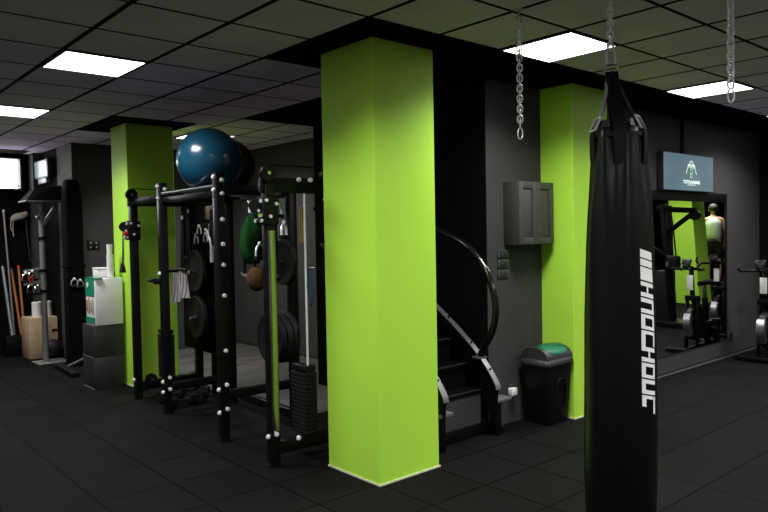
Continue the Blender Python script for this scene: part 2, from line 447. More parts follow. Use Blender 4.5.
# shackle
s = MB(); q = [(0, .03), (.016, .015), (.024, -.055), (.018, -.075), (-.018, -.075), (-.024, -.055), (-.016, .015)]
s.tube([Vector((BX, BY+.040, zend+.012))+A1*u+Vector((0, 0, v)) for u, v in q], .006, 8, True, 1)
obj('shackle', s, 'zinc', t)

bag = thing('punching_bag', 'tall black leather punching bag with white lettering on a chain', 'punching bag', (BX, BY, .11))
prof = [(0, .115), (.09, .115), (.15, .122), (.172, .145), (.178, .20), (.184, .4), (.185, .6), (.183, .8), (.181, 1.0), (.178, 1.2), (.174, 1.4), (.169, 1.6), (.160, 1.75), (.147, 1.9), (.134, 2.05), (.127, 2.15), (.126, 2.20), (.12, 2.205), (0, 2.205)]
fine = []
for (ra, ha), (rb, hb) in zip(prof, prof[1:]):
    n = max(1, int(abs(hb-ha)/.04))
    for k in range(n): fine.append((ra+(rb-ra)*k/n, ha+(hb-ha)*k/n))
fine.append(prof[-1])
def wrinkle(a, h, r):
    if r < .12: return r
    up = max(0., min(1., (h-1.15)/.95))
    w_ = .0125*up**1.2*(math.sin(5*a+.9*math.sin(1.8*h))+.35*math.sin(9*a+2*h))
    w_ += .0016*math.sin(3*a+5*h)*(1-up)
    return r+w_
obj('body', MB().lathe(fine, (BX, BY, 0), seg=120, fn=wrinkle), 'leather', bag, ang=80)
obj('collar', MB().lathe([(.129, 2.150), (.135, 2.154), (.136, 2.165), (.135, 2.176), (.129, 2.180)], (BX, BY, 0), seg=72), 'webbing', bag)
# four webbing straps gather at a D-ring
view_a = math.radians(210.2)
for k, da in enumerate((4, 72, 184, 292)):
    a = view_a+math.radians(da); d = Vector((math.cos(a), math.sin(a), 0)); tn = Vector((-d.y, d.x, 0))
    P = [(.136, 2.02), (.141, 2.07), (.142, 2.16), (.132, 2.205), (.100, 2.25), (.072, 2.31), (.045, 2.39), (.026, 2.46), (.012, 2.505)]
    mb = MB(); rows = []
    for r, z in P:
        sh = max(0., min(1., (z-2.2)/.3))*.036          # the straps lean towards the ring
        rows.append([mb.bm.verts.new(Vector((BX, BY+sh, z))+d*(r+o)+tn*sx*.031) for sx, o in ((-1, 0), (1, 0), (1, -.005), (-1, -.005))])
    for A, B in zip(rows, rows[1:]):
        for q in range(4): mb.bm.faces.new((A[q], A[(q+1) % 4], B[(q+1) % 4], B[q]))
    mb.bm.faces.new(rows[0]); mb.bm.faces.new(list(reversed(rows[-1])))
    st = obj('strap', mb, 'webbing', bag)
    if k in (1, 3):
        e = MB(); c0 = Vector((BX, BY+.004, 0)); zA, zB = Vector((0, 0, 2.195)), Vector((0, 0, 2.262))
        for s2 in (-1, 1): e.bar(c0+zA+d*.132+tn*s2*.034, c0+zB+d*.100+tn*s2*.034, .007, .010, d)
        e.bar(c0+zB+d*.100-tn*.034, c0+zB+d*.100+tn*.034, .007, .010, d); e.bar(c0+zA+d*.132-tn*.034, c0+zA+d*.132+tn*.034, .007, .010, d)
        obj('buckle', e, 'zinc', st)
for k in range(4):      # leather tongues standing up from the rim
    a = view_a+math.radians(49+90*k); d = Vector((math.cos(a), math.sin(a), 0)); tn = Vector((-d.y, d.x, 0))
    e = MB(); c = Vector((BX, BY, 0))
    e.hexa([c+d*.126+tn*u+Vector((0, 0, 2.16)) for u in (-.05, .05)]+[c+d*.120+tn*u+Vector((0, 0, 2.16)) for u in (.05, -.05)],
           [c+d*.100+tn*u+Vector((0, 0, 2.245)) for u in (-.028, .028)]+[c+d*.094+tn*u+Vector((0, 0, 2.245)) for u in (.028, -.028)])
    obj('rim_tab', e, 'leather', bag)
e = MB(); q = [(-.034, -.008), (-.036, .018), (-.020, .034), (.020, .034), (.036, .018), (.034, -.008)]
e.tube([Vector((BX, BY+.036, 2.508))+A1*u+Vector((0, 0, v)) for u, v in q], .006, 8, True, 1)
obj('ring', e, 'chrome', bag)
# white lettering running down the side: strokes in (u down, v across) mapped on the leather
def rad_at(z):
    for (ra, ha), (rb, hb) in zip(prof, prof[1:]):
        if ha <= z <= hb and hb > ha: return ra+(rb-ra)*(z-ha)/(hb-ha)
    return .18
TA = math.radians(245)
def bag_pt(u, v, off):
    z = 1.585-u-.25*v                         # slanted like the print
    r = rad_at(z)
    a = TA+v/.178
    r = wrinkle(a, z, r)+off
    return Vector((BX+r*math.cos(a), BY+r*math.sin(a), z))
def quad_patch(mb, p):                        # p: four (u, v)
    n, mm = 5, 8
    G = []
    for i in range(n+1):
        row = []
        for j in range(mm+1):
            s_, t_ = i/n, j/mm
            u = (p[0][0]*(1-s_)+p[1][0]*s_)*(1-t_)+(p[3][0]*(1-s_)+p[2][0]*s_)*t_
            v = (p[0][1]*(1-s_)+p[1][1]*s_)*(1-t_)+(p[3][1]*(1-s_)+p[2][1]*s_)*t_
            row.append(mb.bm.verts.new(bag_pt(u, v, .0022)))
        G.append(row)
    for i in range(n):
        for j in range(mm): mb.bm.faces.new((G[i][j], G[i+1][j], G[i+1][j+1], G[i][j+1]))
LH = .094                                      # letter height (v)
def R(u0, u1, v0, v1): return [(u0, v0), (u1, v0), (u1, v1), (u0, v1)]
def glyph(ch, u):
    w = .074; sw = .021; th = .016            # width along u, stem widths
    if ch == 'K': return [R(u, u+sw, 0, LH), R(u+sw, u+w-sw, .040, .052), R(u+w-sw, u+w, 0, LH)]
    if ch == 'H': return [R(u, u+sw, 0, LH), R(u+sw, u+w-sw, .042, .054), R(u+w-sw, u+w, 0, LH)]
    if ch == 'N': return [R(u, u+sw, 0, LH), R(u+sw, u+w-sw, LH-th, LH), R(u+w-sw, u+w, 0, LH)]
    if ch == 'O': return [R(u, u+sw*.8, 0, LH), R(u+sw*.8, u+w-sw*.8, LH-th, LH), R(u+sw*.8, u+w-sw*.8, 0, th*1.5), R(u+w-sw*.8, u+w, 0, LH)]
    if ch == 'C': return [R(u, u+sw*.8, 0, LH), R(u+sw*.8, u+w, LH-th*.8, LH), R(u+sw*.8, u+w+.008, 0, th*1.5)]
    if ch == 'U': return [R(u, u+sw, 0, LH), R(u+sw, u+w-sw, 0, th*1.4), R(u+w-sw, u+w, 0, LH)]
    if ch == 'T': return [R(u, u+.088, LH-th, LH), R(u, u+sw*.8, .012, LH-th-.006), R(u, u+.058, 0, th*1.6)]
txt = MB()
for u0, u1 in ((0, .040), (.047, .080), (.087, .152)): 
    quad_patch(txt, R(u0, u1, 0, LH))
u = .160
for ch in 'KNOCHOUT':
    for g in glyph(ch, u): quad_patch(txt, g)
    u += .0815
obj('lettering', txt, 'white_print', bag, ang=80)

# ------------------------------------------------------------------ swing bin
bn = thing('swing_bin', 'black swing-top bin with green flap beside the green pillar', 'bin', (4.18, -.13, 0))
mb = MB()
def rrect(x0, y0, x1, y1, r, n=5):
    P = []
    for cx, cy, a0 in ((x1-r, y1-r, 0), (x0+r, y1-r, PI/2), (x0+r, y0+r, PI), (x1-r, y0+r, 1.5*PI)):
        for k in range(n+1): a = a0+PI/2*k/n; P.append((cx+r*math.cos(a), cy+r*math.sin(a)))
    return P
def loft(mb, secs):
    rings = [[mb.bm.verts.new((x, y, z)) for x, y in P] for P, z in secs]
    for A, B in zip(rings, rings[1:]):
        n = len(A)
        for k in range(n): mb.bm.faces.new((A[k], A[(k+1) % n], B[(k+1) % n], B[k]))
    mb.bm.faces.new(list(reversed(rings[0]))); mb.bm.faces.new(rings[-1])
bx0, bx1, by0, by1 = 3.985, 4.362, -.285, .012
loft(mb, [(rrect(bx0+.045, by0+.03, bx1-.045, by1-.03, .03), 0), (rrect(bx0+.035, by0+.022, bx1-.035, by1-.02, .035), .02), (rrect(bx0, by0, bx1, by1, .04), .525)])
obj('body', mb, 'plastic', bn)
e = MB(); e.tube([(4.10, by0+.012, .16), (4.10, by0+.002, .34), (4.13, by0-.001, .385), (4.175, by0-.002, .40), (4.22, by0-.001, .385), (4.25, by0+.002, .34), (4.25, by0+.012, .16)], .006, 6, False, 2)
obj('body_rib', e, 'plastic', bn)
mb = MB()
loft(mb, [(rrect(bx0-.012, by0-.012, bx1+.012, by1+.012, .045), .520), (rrect(bx0-.014, by0-.014, bx1+.014, by1+.014, .045), .532), (rrect(bx0-.010, by0-.010, bx1+.010, by1+.010, .045), .552),
          (rrect(bx0, by0, bx1, by1, .045), .568)])
obj('lid_rim', mb, 'bin_grey', bn)
# domed hood: arch across the depth, the flap fills its front slope
yc, hw = (by0+by1)/2, (by1-by0)/2-.004
def hood(x, a, off=0.):
    q = (x-(bx0+bx1)/2)/((bx1-bx0)/2); kk = 1-.06*abs(q)**3
    return (x, yc+(hw+off)*math.cos(a), .555+(.122+off)*kk*max(0, math.sin(a))**.8)
mb = MB(); rows = []
for j in range(9):
    x = bx0+.006+(bx1-bx0-.012)*j/8
    rows.append([mb.bm.verts.new(hood(x, PI*i/20)) for i in range(21)])
for A, B in zip(rows, rows[1:]):
    for i in range(20): mb.bm.faces.new((A[i], A[i+1], B[i+1], B[i]))
mb.bm.faces.new(rows[0]); mb.bm.faces.new(list(reversed(rows[-1])))
obj('lid', mb, 'bin_grey', bn)
mb = MB(); rows = []
for j in range(13):
    t_ = j/12*2-1; x = (bx0+bx1)/2+t_*((bx1-bx0)/2-.035)
    e_ = math.sqrt(max(0, 1-abs(t_)**3.2)); a0, a1 = 1.95-.62*e_, 1.95+.80*e_+.01
    rows.append([mb.bm.verts.new(hood(x, a0+(a1-a0)*i/14, .006)) for i in range(15)])
for A, B in zip(rows, rows[1:]):
    for i in range(14): mb.bm.faces.new((A[i], A[i+1], B[i+1], B[i]))
ge = bmesh.ops.solidify(mb.bm, geom=list(mb.bm.faces), thickness=.006)
obj('flap', mb, 'bin_green', bn)

# ------------------------------------------------------------------ wall cabinet, switches, sockets
cb = thing('wall_cabinet', 'dark grey two-door cabinet hung on the wall beside the green pillar', 'cabinet', (4.07, .05, 1.57))
cx0, cx1, cy0, cz0, cz1 = 3.83, 4.32, -.105, 1.565, 2.108
obj('body', MB().box((cx0, cy0, cz0), (cx1, .05, cz1), .003), 'cab_side', cb)
for k in range(2):
    x0 = cx0+k*(cx1-cx0)/2+.002; x1 = x0+(cx1-cx0)/2-.004
    d = MB(); y0, y1 = cy0-.02, cy0-.001; st = .052
    d.box((x0, y0, cz0+.002), (x0+st, y1, cz1-.002), .002); d.box((x1-st, y0, cz0+.002), (x1, y1, cz1-.002), .002)
    d.box((x0+st, y0, cz0+.002), (x1-st, y1, cz0+st+.01), .002); d.box((x0+st, y0, cz1-st-.01), (x1-st, y1, cz1-.002), .002)
    dr = obj('door', d, 'cab', cb)
    obj('panel', MB().box((x0+st+.006, y0+.010, cz0+st+.016), (x1-st-.006, y1, cz1-st-.016), .003), 'cab', dr)
for k, z in enumerate((1.49, 1.405, 1.315)):
    s = thing('light_switch', ('dark switch plate directly under the wall cabinet, topmost of three', 'dark switch plate in the middle of the three under the cabinet', 'dark switch plate lowest of the three above the stair end')[k], 'switch', (3.81, .05, z), 'wall switches under the cabinet')
    obj('plate', MB().box((3.735, .036, z-.034), (3.885, .05, z+.034), .004), 'switch', s)
    for q in range(2): obj('rocker', MB().box((3.765+q*.055, .030, z-.022), (3.812+q*.055, .036, z+.022), .002), 'pedestal', s)
s = thing('plug_adapter', 'white plug adapter in the wall socket left of the bin', 'plug', (3.90, .05, .28))
obj('wall_plate', MB().box((3.86, .040, .235), (3.985, .05, .34), .003), 'switch', s)
obj('plug', MB().box((3.845, -.01, .245), (3.925, .040, .315), .010), 'socket', s)
obj('pin_cover', MB().cyl((3.885, -.016, .28), (3.885, -.010, .28), .02), 'white', s)
s = thing('wall_socket', 'small black socket on the wall right of the mirror', 'socket', (8.447, .05, .27))
obj('plate', MB().box((8.38, .040, .21), (8.50, .05, .33), .003), 'switch', s); obj('insert', MB().cyl((8.44, .034, .27), (8.44, .040, .27), .03), 'black', s)
s = thing('wall_socket', 'double socket with light pins on the dark wall above the white box', 'socket', (2.346, 6.0, 1.60), None)
obj('plate', MB().box((2.27, 5.99, 1.53), (2.43, 6.0, 1.66), .003), 'plastic', s)
for px_ in (2.31, 2.39):
    for pz in (1.565, 1.625): obj('contact', MB().cyl((px_, 5.982, pz), (px_, 5.99, pz), .016), 'galv', s)

# ------------------------------------------------------------------ stair
stt = thing('spiral_stair', 'black steel stair with curved handrail behind the middle green pillar', 'stairs', (3.1, .2, 0))
for k in range(9):
    z = .38+.195*k; y = .0+.165*k
    tb = MB().box((2.86, y-.012, z-.035), (3.44, y+.20, z), .004)
    tr = obj('tread', tb, 'black', stt)
    obj('nosing', MB().box((2.86, y-.016, z-.004), (3.44, y-.004, z+.002)), 'pedestal', tr)
    if k: obj('riser', MB().box((2.86, y+.004, z-.185), (3.44, y+.012, z-.035)), 'black', stt)
obj('riser', MB().box((2.86, -.005, .10), (3.44, .003, .352)), 'mesh', stt)['label'] = 'perforated grey metal riser at the bottom of the stair'
yz = [(-.185, .40), (-.175, .452), (-.02, .645), (.23, .85), (.50, 1.035), (.85, 1.25), (1.35, 1.60)]
def ribbon(x, w, pts, t=.010):
    mb = MB(); rows = []
    for i, (y, z) in enumerate(pts):
        a = Vector((0, *pts[max(i-1, 0)])); b_ = Vector((0, *pts[min(i+1, len(pts)-1)])); tg = (b_-a).normalized()
        nrm = Vector((0, -tg.z, tg.y)); c = Vector((x, y, z))
        rows.append([mb.bm.verts.new(c+Vector((sx*w/2, 0, 0))+nrm*sn*t/2) for sx, sn in ((-1, -1), (1, -1), (1, 1), (-1, 1))])
    for A, B in zip(rows, rows[1:]):
        for q in range(4): mb.bm.faces.new((A[q], A[(q+1) % 4], B[(q+1) % 4], B[q]))
    mb.bm.faces.new(rows[0]); mb.bm.faces.new(list(reversed(rows[-1])))
    return mb
def subdiv(pts, n=2):
    for _ in range(n):
        Q = [pts[0]]
        for a, b_ in zip(pts, pts[1:]): Q += [tuple(p*.75+q*.25 for p, q in zip(a, b_)), tuple(p*.25+q*.75 for p, q in zip(a, b_))]
        pts = Q+[pts[-1]]
    return pts
def stringer(x, lbl):
    mb = MB(); P = subdiv(yz)
    rows = []
    for y, z in P:
        low = max(.12, z-.30)
        rows.append([mb.bm.verts.new((x+dx, y+dy, zz)) for dx, dy, zz in ((-.006, 0, z), (.006, 0, z), (.006, .03, low), (-.006, .03, low))])
    for A, B in zip(rows, rows[1:]):
        for q in range(4): mb.bm.faces.new((A[q], A[(q+1) % 4], B[(q+1) % 4], B[q]))
    mb.bm.faces.new(rows[0]); mb.bm.faces.new(list(reversed(rows[-1])))
    sg = obj('stringer', mb, 'black', stt)
    bd = obj('edge_band', ribbon(x, .055, P), 'grey_metal', sg); bd['label'] = 'grey steel band along the stringer edge'
    for y, z in ((-.10, .555), (.10, .757), (.36, .948), (.66, 1.145)):
        obj('bolt', MB().cyl((x, y-.010, z+.010), (x, y+.004, z-.004), .009, seg=10), 'black', bd)
stringer(3.45, ''); stringer(2.84, '')
hr = [(-.004, .66), (-.02, .70), (-.148, .883), (-.182, 1.09), (-.113, 1.305), (-.02, 1.44), (.155, 1.595), (.48, 1.70), (.9, 1.92), (1.35, 2.30)]
obj('handrail', MB().tube([(3.45, y, z) for y, z in hr], (.029), 14, False, 2), 'gloss', stt)['label'] = 'glossy black curved handrail tube'
e = MB(); e.box((3.40, -.03, .635), (3.50, .05, .650)); obj('handrail_bracket', e, 'grey_metal', stt)
for x0, x1, y in ((3.465, 3.67, -.10), (2.80, 2.96, -.10)):
    obj('foot_plate', MB().box((x0, y-.05, .275), (x1, y+.07, .30), .004), 'grey_metal', stt)
    obj('foot', MB().box((x0+.03, y-.03, 0), (x0+.09, y+.05, .275), .004), 'black', stt)
obj('base_beam', MB().box((2.86, -.02, .0), (3.55, .14, .10), .006), 'black', stt)

# ------------------------------------------------------------------ wall screen
tv = thing('wall_screen', 'wide blue-grey wall screen with a green logo above the mirror', 'screen', (7.25, .05, 2.3))
tx0, tx1, tz0, tz1 = 6.515, 7.770, 2.112, 2.542
obj('housing', MB().box((tx0, -.030, tz0), (tx1, .05, tz1), .004), 'tvback', tv)
obj('display', MB().box((tx0+.008, -.0335, tz0+.008), (tx1-.008, -.0305, tz1-.008)), 'tv_screen', tv)
lg = MB(); lgr = MB(); Y = -.0340
def stroke(mb, pts, w):
    for a, b_ in zip(pts, pts[1:]):
        a = Vector((a[0], Y, a[1])); b2 = Vector((b_[0], Y, b_[1])); mb.bar(a, b2, .001, w, Vector((0, 1, 0)).cross((b2-a).normalized()))
lx, lz = 7.185, 2.365          # logo centre: a kettlebell-headed barbell figure in plain strokes
sx, sz = 1.9, 1.0
def LP(*p): return [(lx+x*sx, lz+z*sz) for x, z in p]
stroke(lg, LP((-.022, .050), (-.022, .075), (-.010, .098), (.010, .098), (.022, .075), (.022, .050)), .011)
stroke(lg, LP((-.045, .045), (.045, .045)), .012)
stroke(lg, LP((-.022, .060), (-.045, .045), (-.046, .024), (-.060, -.020), (-.068, -.052)), .012)
stroke(lg, LP((.022, .060), (.045, .045), (.046, .024), (.060, -.020), (.068, -.052)), .012)
stroke(lg, LP((-.007, .055), (-.007, .085)), .006); stroke(lg, LP((.007, .055), (.007, .085)), .006)
stroke(lgr, LP((-.040, .026), (.040, .026)), .018)
stroke(lgr, LP((-.012, .020), (-.012, -.095), (.012, -.095), (.012, .020)), .009)
stroke(lgr, LP((-.006, .0), (.006, .0)), .02); stroke(lgr, LP((-.006, -.05), (.006, -.05)), .02)
obj('logo_figure', lg, 'logo_white', tv); obj('logo_bar', lgr, 'logo_green', tv)
cu = bpy.data.curves.new('screen_wording', 'FONT'); cu.body = 'TBTRAINING'; cu.size = .055; cu.align_x = 'CENTER'; cu.extrude = .0004; cu.offset = .0012
co = bpy.data.objects.new('screen_wording', cu); COL.objects.link(co)
co.data.space_character = 1.05
dg = bpy.context.evaluated_depsgraph_get(); me = bpy.data.meshes.new_from_object(co.evaluated_get(dg)); bpy.data.objects.remove(co)
me.materials.clear(); me.materials.append(M_['logo_white'])
for v in me.vertices: v.co.x *= 1.28
wo = bpy.data.objects.new('screen_wording', me); COL.objects.link(wo); wo.parent = tv; wo.rotation_euler = (PI/2, 0, 0)
wo.location = Vector((7.19, -.0345, 2.200))-Vector((7.25, .05, 2.3))
e = MB(); e.box((7.08, -.0342, 2.182), (7.30, -.0336, 2.187)); obj('logo_underline', e, 'logo_white', tv)
obj('conduit', MB().cyl((7.12, .035, 2.50), (7.12, .035, H-.006), .022), 'black', tv)

# ------------------------------------------------------------------ mirror
mi = thing('wall_mirror', 'large black-framed wall mirror under the screen reflecting the gym', 'mirror', (7.3, .05, 1.1))
mx0, mx1, mz0, mz1 = 6.30, 8.30, .225, 2.10
obj('glass', MB().box((mx0, .040, mz0), (mx1, .049, mz1)), 'mirror', mi, smooth=False)
e = MB(); e.box((mx0-.01, .028, mz1-.10), (mx1+.012, .05, mz1+.012), .002); e.box((mx1-.01, .028, mz0), (mx1+.012, .05, mz1-.10), .002)
obj('frame', e, 'black', mi)
obj('frame', MB().box((mx0-.014, .024, mz0), (mx0+.012, .05, mz1-.10), .002), 'steel', mi)['label'] = 'bright metal edge strip of the mirror'

# ------------------------------------------------------------------ exercise bikes
def bike(ox, oy, label):
    t = thing('exercise_bike', label, 'exercise bike', (ox, oy, 0), 'spin bikes with paper tags')
    P = lambda x, y, z: (ox+x, oy+y, z)
    for nm, x, w in (('front_stabilizer', 0, .29), ('rear_stabilizer', .95, .26)):
        s = MB().bar(P(x, -w, .035), P(x, w, .035), .07, .05, bev=.008); s.cyl(P(x, -w, 0.012), P(x, -w, .03), .03); s.cyl(P(x, w, .012), P(x, w, .03), .03)
        so = obj(nm, s, 'black', t)
        for sg in (-1, 1): obj('leveling_foot', MB().cyl(P(x, sg*w*.95, 0), P(x, sg*w*.95, .014), .035), 'rubber', so)
    f = MB()
    f.bar(P(0, 0, .05), P(.95, 0, .09), .06, .06, bev=.006)
    f.bar(P(.12, .075, .05), P(.17, .075, .75), .03, .06, (1, 0, 0), .004); f.bar(P(.12, -.075, .05), P(.17, -.075, .75), .03, .06, (1, 0, 0), .004)
    f.bar(P(.16, 0, .74), P(.60, 0, .32), .06, .07, bev=.006); f.bar(P(.60, 0, .08), P(.52, 0, .72), .06, .07, (1, 0, 0), .006)
    f.bar(P(.15, -.09, .74), P(.15, .09, .74), .07, .06, bev=.004)
    f.bar(P(.60, 0, .34), P(.93, 0, .10), .05, .06, bev=.006)
    obj('frame', f, 'black', t)
    fw = MB().lathe([(0, -.045), (.215, -.045), (.235, -.030), (.235, .030), (.215, .045), (0, .045)], P(.21, 0, .40), (0, 1, 0), 48)
    fo = obj('flywheel', fw, 'plastic', t)
    rm = MB(); rows = []
    for k in range(17):
        a = PI-.75+1.35*k/16
        rows.append([rm.bm.verts.new(P(.21+r_*math.cos(a), y_, .40-r_*math.sin(a))) for r_, y_ in ((.239, -.050), (.25, -.044), (.25, .044), (.239, .050), (.18, .050), (.18, -.050))])
    for A, B in zip(rows, rows[1:]):
        for q in range(6): rm.bm.faces.new((A[q], A[(q+1) % 6], B[(q+1) % 6], B[q]))
    rm.bm.faces.new(rows[0]); rm.bm.faces.new(list(reversed(rows[-1])))
    obj('flywheel_cover', rm, 'steel', fo)['label'] = 'silver cover on the front of the flywheel'
    cg = MB().box(P(.40, -.055, .16), P(.92, .055, .40), .04, seg=4); obj('chain_guard', cg, 'plastic', t)
    ck = MB().cyl(P(.60, -.14, .30), P(.60, .14, .30), .02); ck.bar(P(.60, -.12, .30), P(.70, -.12, .17), .02, .03); ck.bar(P(.60, .12, .30), P(.50, .12, .43), .02, .03)
    co = obj('crank', ck, 'steel', t)
    for sg, x, z in ((-1, .70, .17), (1, .50, .43)): obj('pedal', MB().box(P(x-.05, sg*.13-(.09 if sg < 0 else 0), z-.012), P(x+.05, sg*.13+(.09 if sg > 0 else 0), z+.012), .006), 'black', co)
    obj('handlebar_post', MB().bar(P(.16, 0, .72), P(.12, 0, 1.12), .05, .05, (1, 0, 0), .006), 'black', t)
    hb = MB().tube([P(-.10, -.22, 1.22), P(-.16, -.20, 1.16), P(-.10, -.20, 1.13), P(.10, -.19, 1.13), P(.14, -.10, 1.13), P(.14, .10, 1.13), P(.10, .19, 1.13), P(-.10, .20, 1.13), P(-.16, .20, 1.16), P(-.10, .22, 1.22)], .017, 10, False, 2)
    hb.tube([P(.14, -.05, 1.13), P(-.02, -.05, 1.17), P(-.06, 0, 1.19), P(-.02, .05, 1.17), P(.14, .05, 1.13)], .016, 10, False, 2)
    obj('handlebar', hb, 'rubber', t)
    obj('console', MB().box(P(-.03, -.06, 1.19), P(.01, .06, 1.27), .01, Matrix.Rotation(.5, 3, 'Y')), 'plastic', t)
    obj('seat_post', MB().bar(P(.525, 0, .70), P(.50, 0, .88), .045, .045, (1, 0, 0), .005), 'steel', t)
    sd = MB(); sd.tube([P(.34, 0, .915), P(.42, 0, .92), P(.50, 0, .92), P(.57, 0, .925), P(.62, 0, .93)], [.022, .030, .055, .085, .075], 14, False, 1, ry=.035)
    obj('saddle', sd, 'rubber', t)
    return t
bike(8.20, -.42, 'black spin bike with silver flywheel rim cut by the right picture edge')
bike(9.90, -.80, 'further black spin bike seen only in the mirror')
def tagcard(x, y, z, label):
    c = thing('paper_tag', label, 'tag', (x, y, z), 'white paper tags on the bikes')
    obj('card', MB().box((x-.004, y-.042, z-.20), (x-.002, y+.042, z), .0005), 'white', c)
    obj('string', MB().tube([(x-.003, y, z-.005), (x-.012, y, z+.03), (x+.02, y, z+.045)], .0015, 6), 'cream', c)
tagcard(8.285, -.42, 1.05, 'white paper tag hanging from the handlebar of the bike at the right edge')
tagcard(9.985, -.80, 1.05, 'white paper tag on the further bike in the mirror')

# ------------------------------------------------------------------ what the mirror shows
def leanpillar():
    x0, x1, y0, y1 = 14.3, 14.9, -3.54, -3.02; tx, ty = -.14, -.12; z1 = 2.45
    mb = MB().hexa([(x0, y0, 0), (x1, y0, 0), (x1, y1, 0), (x0, y1, 0)], [(x0+tx, y0+ty, z1), (x1+tx, y0+ty, z1), (x1+tx, y1+ty, z1), (x0+tx, y1+ty, z1)])
    mb.box((x0+tx-.02, y0+ty-.02, z1), (x1+tx+.02, y1+ty+.02, H-.006))
    p = struct('pillar', mb, 'green', label='slanted lime green pillar reflected in the mirror', cat='pillar')
    ROOT[p.name] = Vector((0, 0, 0))
    obj('sealant_strip', MB().box((x0-.006, y1, 0), (x1+.006, y1+.01, .03)), 'chalk', p)
leanpillar()
struct('wall_side', MB().box((18.4, -8, 0), (18.6, .05, H)), 'black_wall')
ct = thing('cable_tower', 'black cable tower with slanted arm seen in the mirror', 'cable machine', (10.6, -1.9, 0))
obj('base', MB().box((10.35, -2.15, 0), (10.95, -1.40, .10), .01), 'black', ct)
obj('upright', MB().bar((10.6, -1.80, .1), (10.6, -1.97, 2.10), .09, .11, (1, 0, 0), .006), 'black', ct)
obj('upright', MB().bar((10.9, -1.95, .1), (10.9, -2.02, 2.08), .08, .09, (1, 0, 0), .006), 'black', ct)
obj('top_arm', MB().bar((10.6, -2.08, 2.02), (10.6, -1.40, 1.97), .08, .09, bev=.006), 'black', ct)
obj('brace', MB().bar((10.6, -1.90, 1.60), (10.6, -1.46, 1.92), .07, .07, bev=.006), 'black', ct)
obj('pulley', MB().cyl((10.56, -1.42, 1.90), (10.64, -1.42, 1.90), .09), 'plastic', ct)
obj('weight_stack', MB().box((10.55, -2.1, .1), (10.8, -1.85, .95), .01), 'rubber', ct)
obj('cable', MB().tube([(10.55, -1.80, 1.95), (10.55, -1.75, 1.55), (10.55, -1.71, 1.12)], .014, 8), 'black', ct)
obj('lever', MB().bar((10.5, -2.1, 1.35), (10.5, -1.62, 1.06), .05, .05), 'black', ct)
obj('seat_pad', MB().box((10.4, -1.82, .98), (10.55, -1.62, 1.22), .04, seg=4), 'rubber', ct)
obj('handle', MB().tube([(10.5, -1.62, .98), (10.5, -1.52, 1.04), (10.5, -1.45, 1.16)], .025, 8), 'rubber', ct)
bxp = thing('plyo_box', 'low black jump box under the man in the mirror', 'box', (15.4, -3.1, 0))
obj('body', MB().box((15.06, -3.5, 0), (15.8, -2.7, .435), .01), 'black', bxp); obj('top_mat', MB().box((15.06, -3.5, .435), (15.8, -2.7, .45), .004), 'rubber', bxp)

# person, seen from behind through the mirror
def skin_mesh(nodes, edges, sub=2):
    me = bpy.data.meshes.new('skin'); me.from_pydata([n[0] for n in nodes], edges, [])
    o = bpy.data.objects.new('skin', me); COL.objects.link(o)
    sm = o.modifiers.new('s', 'SKIN'); sm.use_smooth_shade = True
    for i, n in enumerate(nodes):
        r = n[1]; me.skin_vertices[0].data[i].radius = r if isinstance(r, tuple) else (r, r)
    me.skin_vertices[0].data[0].use_root = True
    if sub: o.modifiers.new('d', 'SUBSURF').levels = sub
    dg = bpy.context.evaluated_depsgraph_get(); m2 = bpy.data.meshes.new_from_object(o.evaluated_get(dg))
    bm = bmesh.new(); bm.from_mesh(m2); bpy.data.objects.remove(o); bpy.data.meshes.remove(m2)
    return bm
ps = thing('person', 'person in pale grey sleeveless top and black shorts seen from behind in the mirror', 'person', (15.38, -3.10, .45))
FWD = Vector((.88, -.47, 0)); SD = Vector((.47, .88, 0))   # facing away from the glass; SD to his left
PC = Vector((15.38, -3.19, .45))
def B(s, f_, z): return PC+SD*s+FWD*f_+Vector((0, 0, z))
nodes = [(B(0, 0, .96), (.15, .11)), (B(0, -.01, 1.12), (.135, .10)), (B(0, 0, 1.30), (.16, .105)), (B(0, 0, 1.43), (.12, .08)), (B(0, .01, 1.50), .052), (B(0, .025, 1.58), .055),
         (B(0, .03, 1.64), (.078, .095)), (B(0, .03, 1.715), (.062, .08))]
edges = [(i, i+1) for i in range(7)]
def limb(start, pts):
    p = start
    for c, r in pts: nodes.append((c, r)); edges.append((p, len(nodes)-1)); p = len(nodes)-1
    return p
hands = []
for sg in (-1, 1):
    limb(0, [(B(sg*.095, 0, .88), .095), (B(sg*.11, .03, .70), .080), (B(sg*.115, .05 if sg < 0 else .12, .49), .056), (B(sg*.115, .01 if sg < 0 else -.02, .33), .058), (B(sg*.115, -.03 if sg < 0 else -.12, .10), .036),
             (B(sg*.115, -.03 if sg < 0 else -.10, .045), .040), (B(sg*.125, .13 if sg < 0 else .05, .028), .034)])
    w_ = limb(3, [(B(sg*.185, 0, 1.405), .062), (B(sg*.235, -.01, 1.25), .048), (B(sg*.265, .00, 1.11), .040), (B(sg*.26, .07, .98), .036), (B(sg*.25, .12, .885), .027), (B(sg*.248, .145, .84), (.030, .022))])
    for q in range(4):
        o_ = (q-1.5)*.018
        limb(w_, [(B(sg*.247, .165+o_*.5, .80-abs(q-1.3)*.004)+FWD*o_, .0085), (B(sg*.243, .18+o_, .755), .008), (B(sg*.230, .185+o_, .725), .007)])
    limb(w_, [(B(sg*.225, .165, .82), .010), (B(sg*.215, .195, .785), .008)])
obj('body', skin_mesh(nodes, edges), 'skin', ps, ang=80)
tn = [(B(0, 0, .93), (.20, .16)), (B(0, -.01, 1.10), (.19, .155)), (B(0, 0, 1.25), (.205, .16)), (B(0, 0, 1.36), (.205, .15)), (B(0, 0, 1.44), (.15, .11)), (B(0, 0, 1.485), (.10, .08))]
te = [(0, 1), (1, 2), (2, 3), (3, 4), (4, 5)]
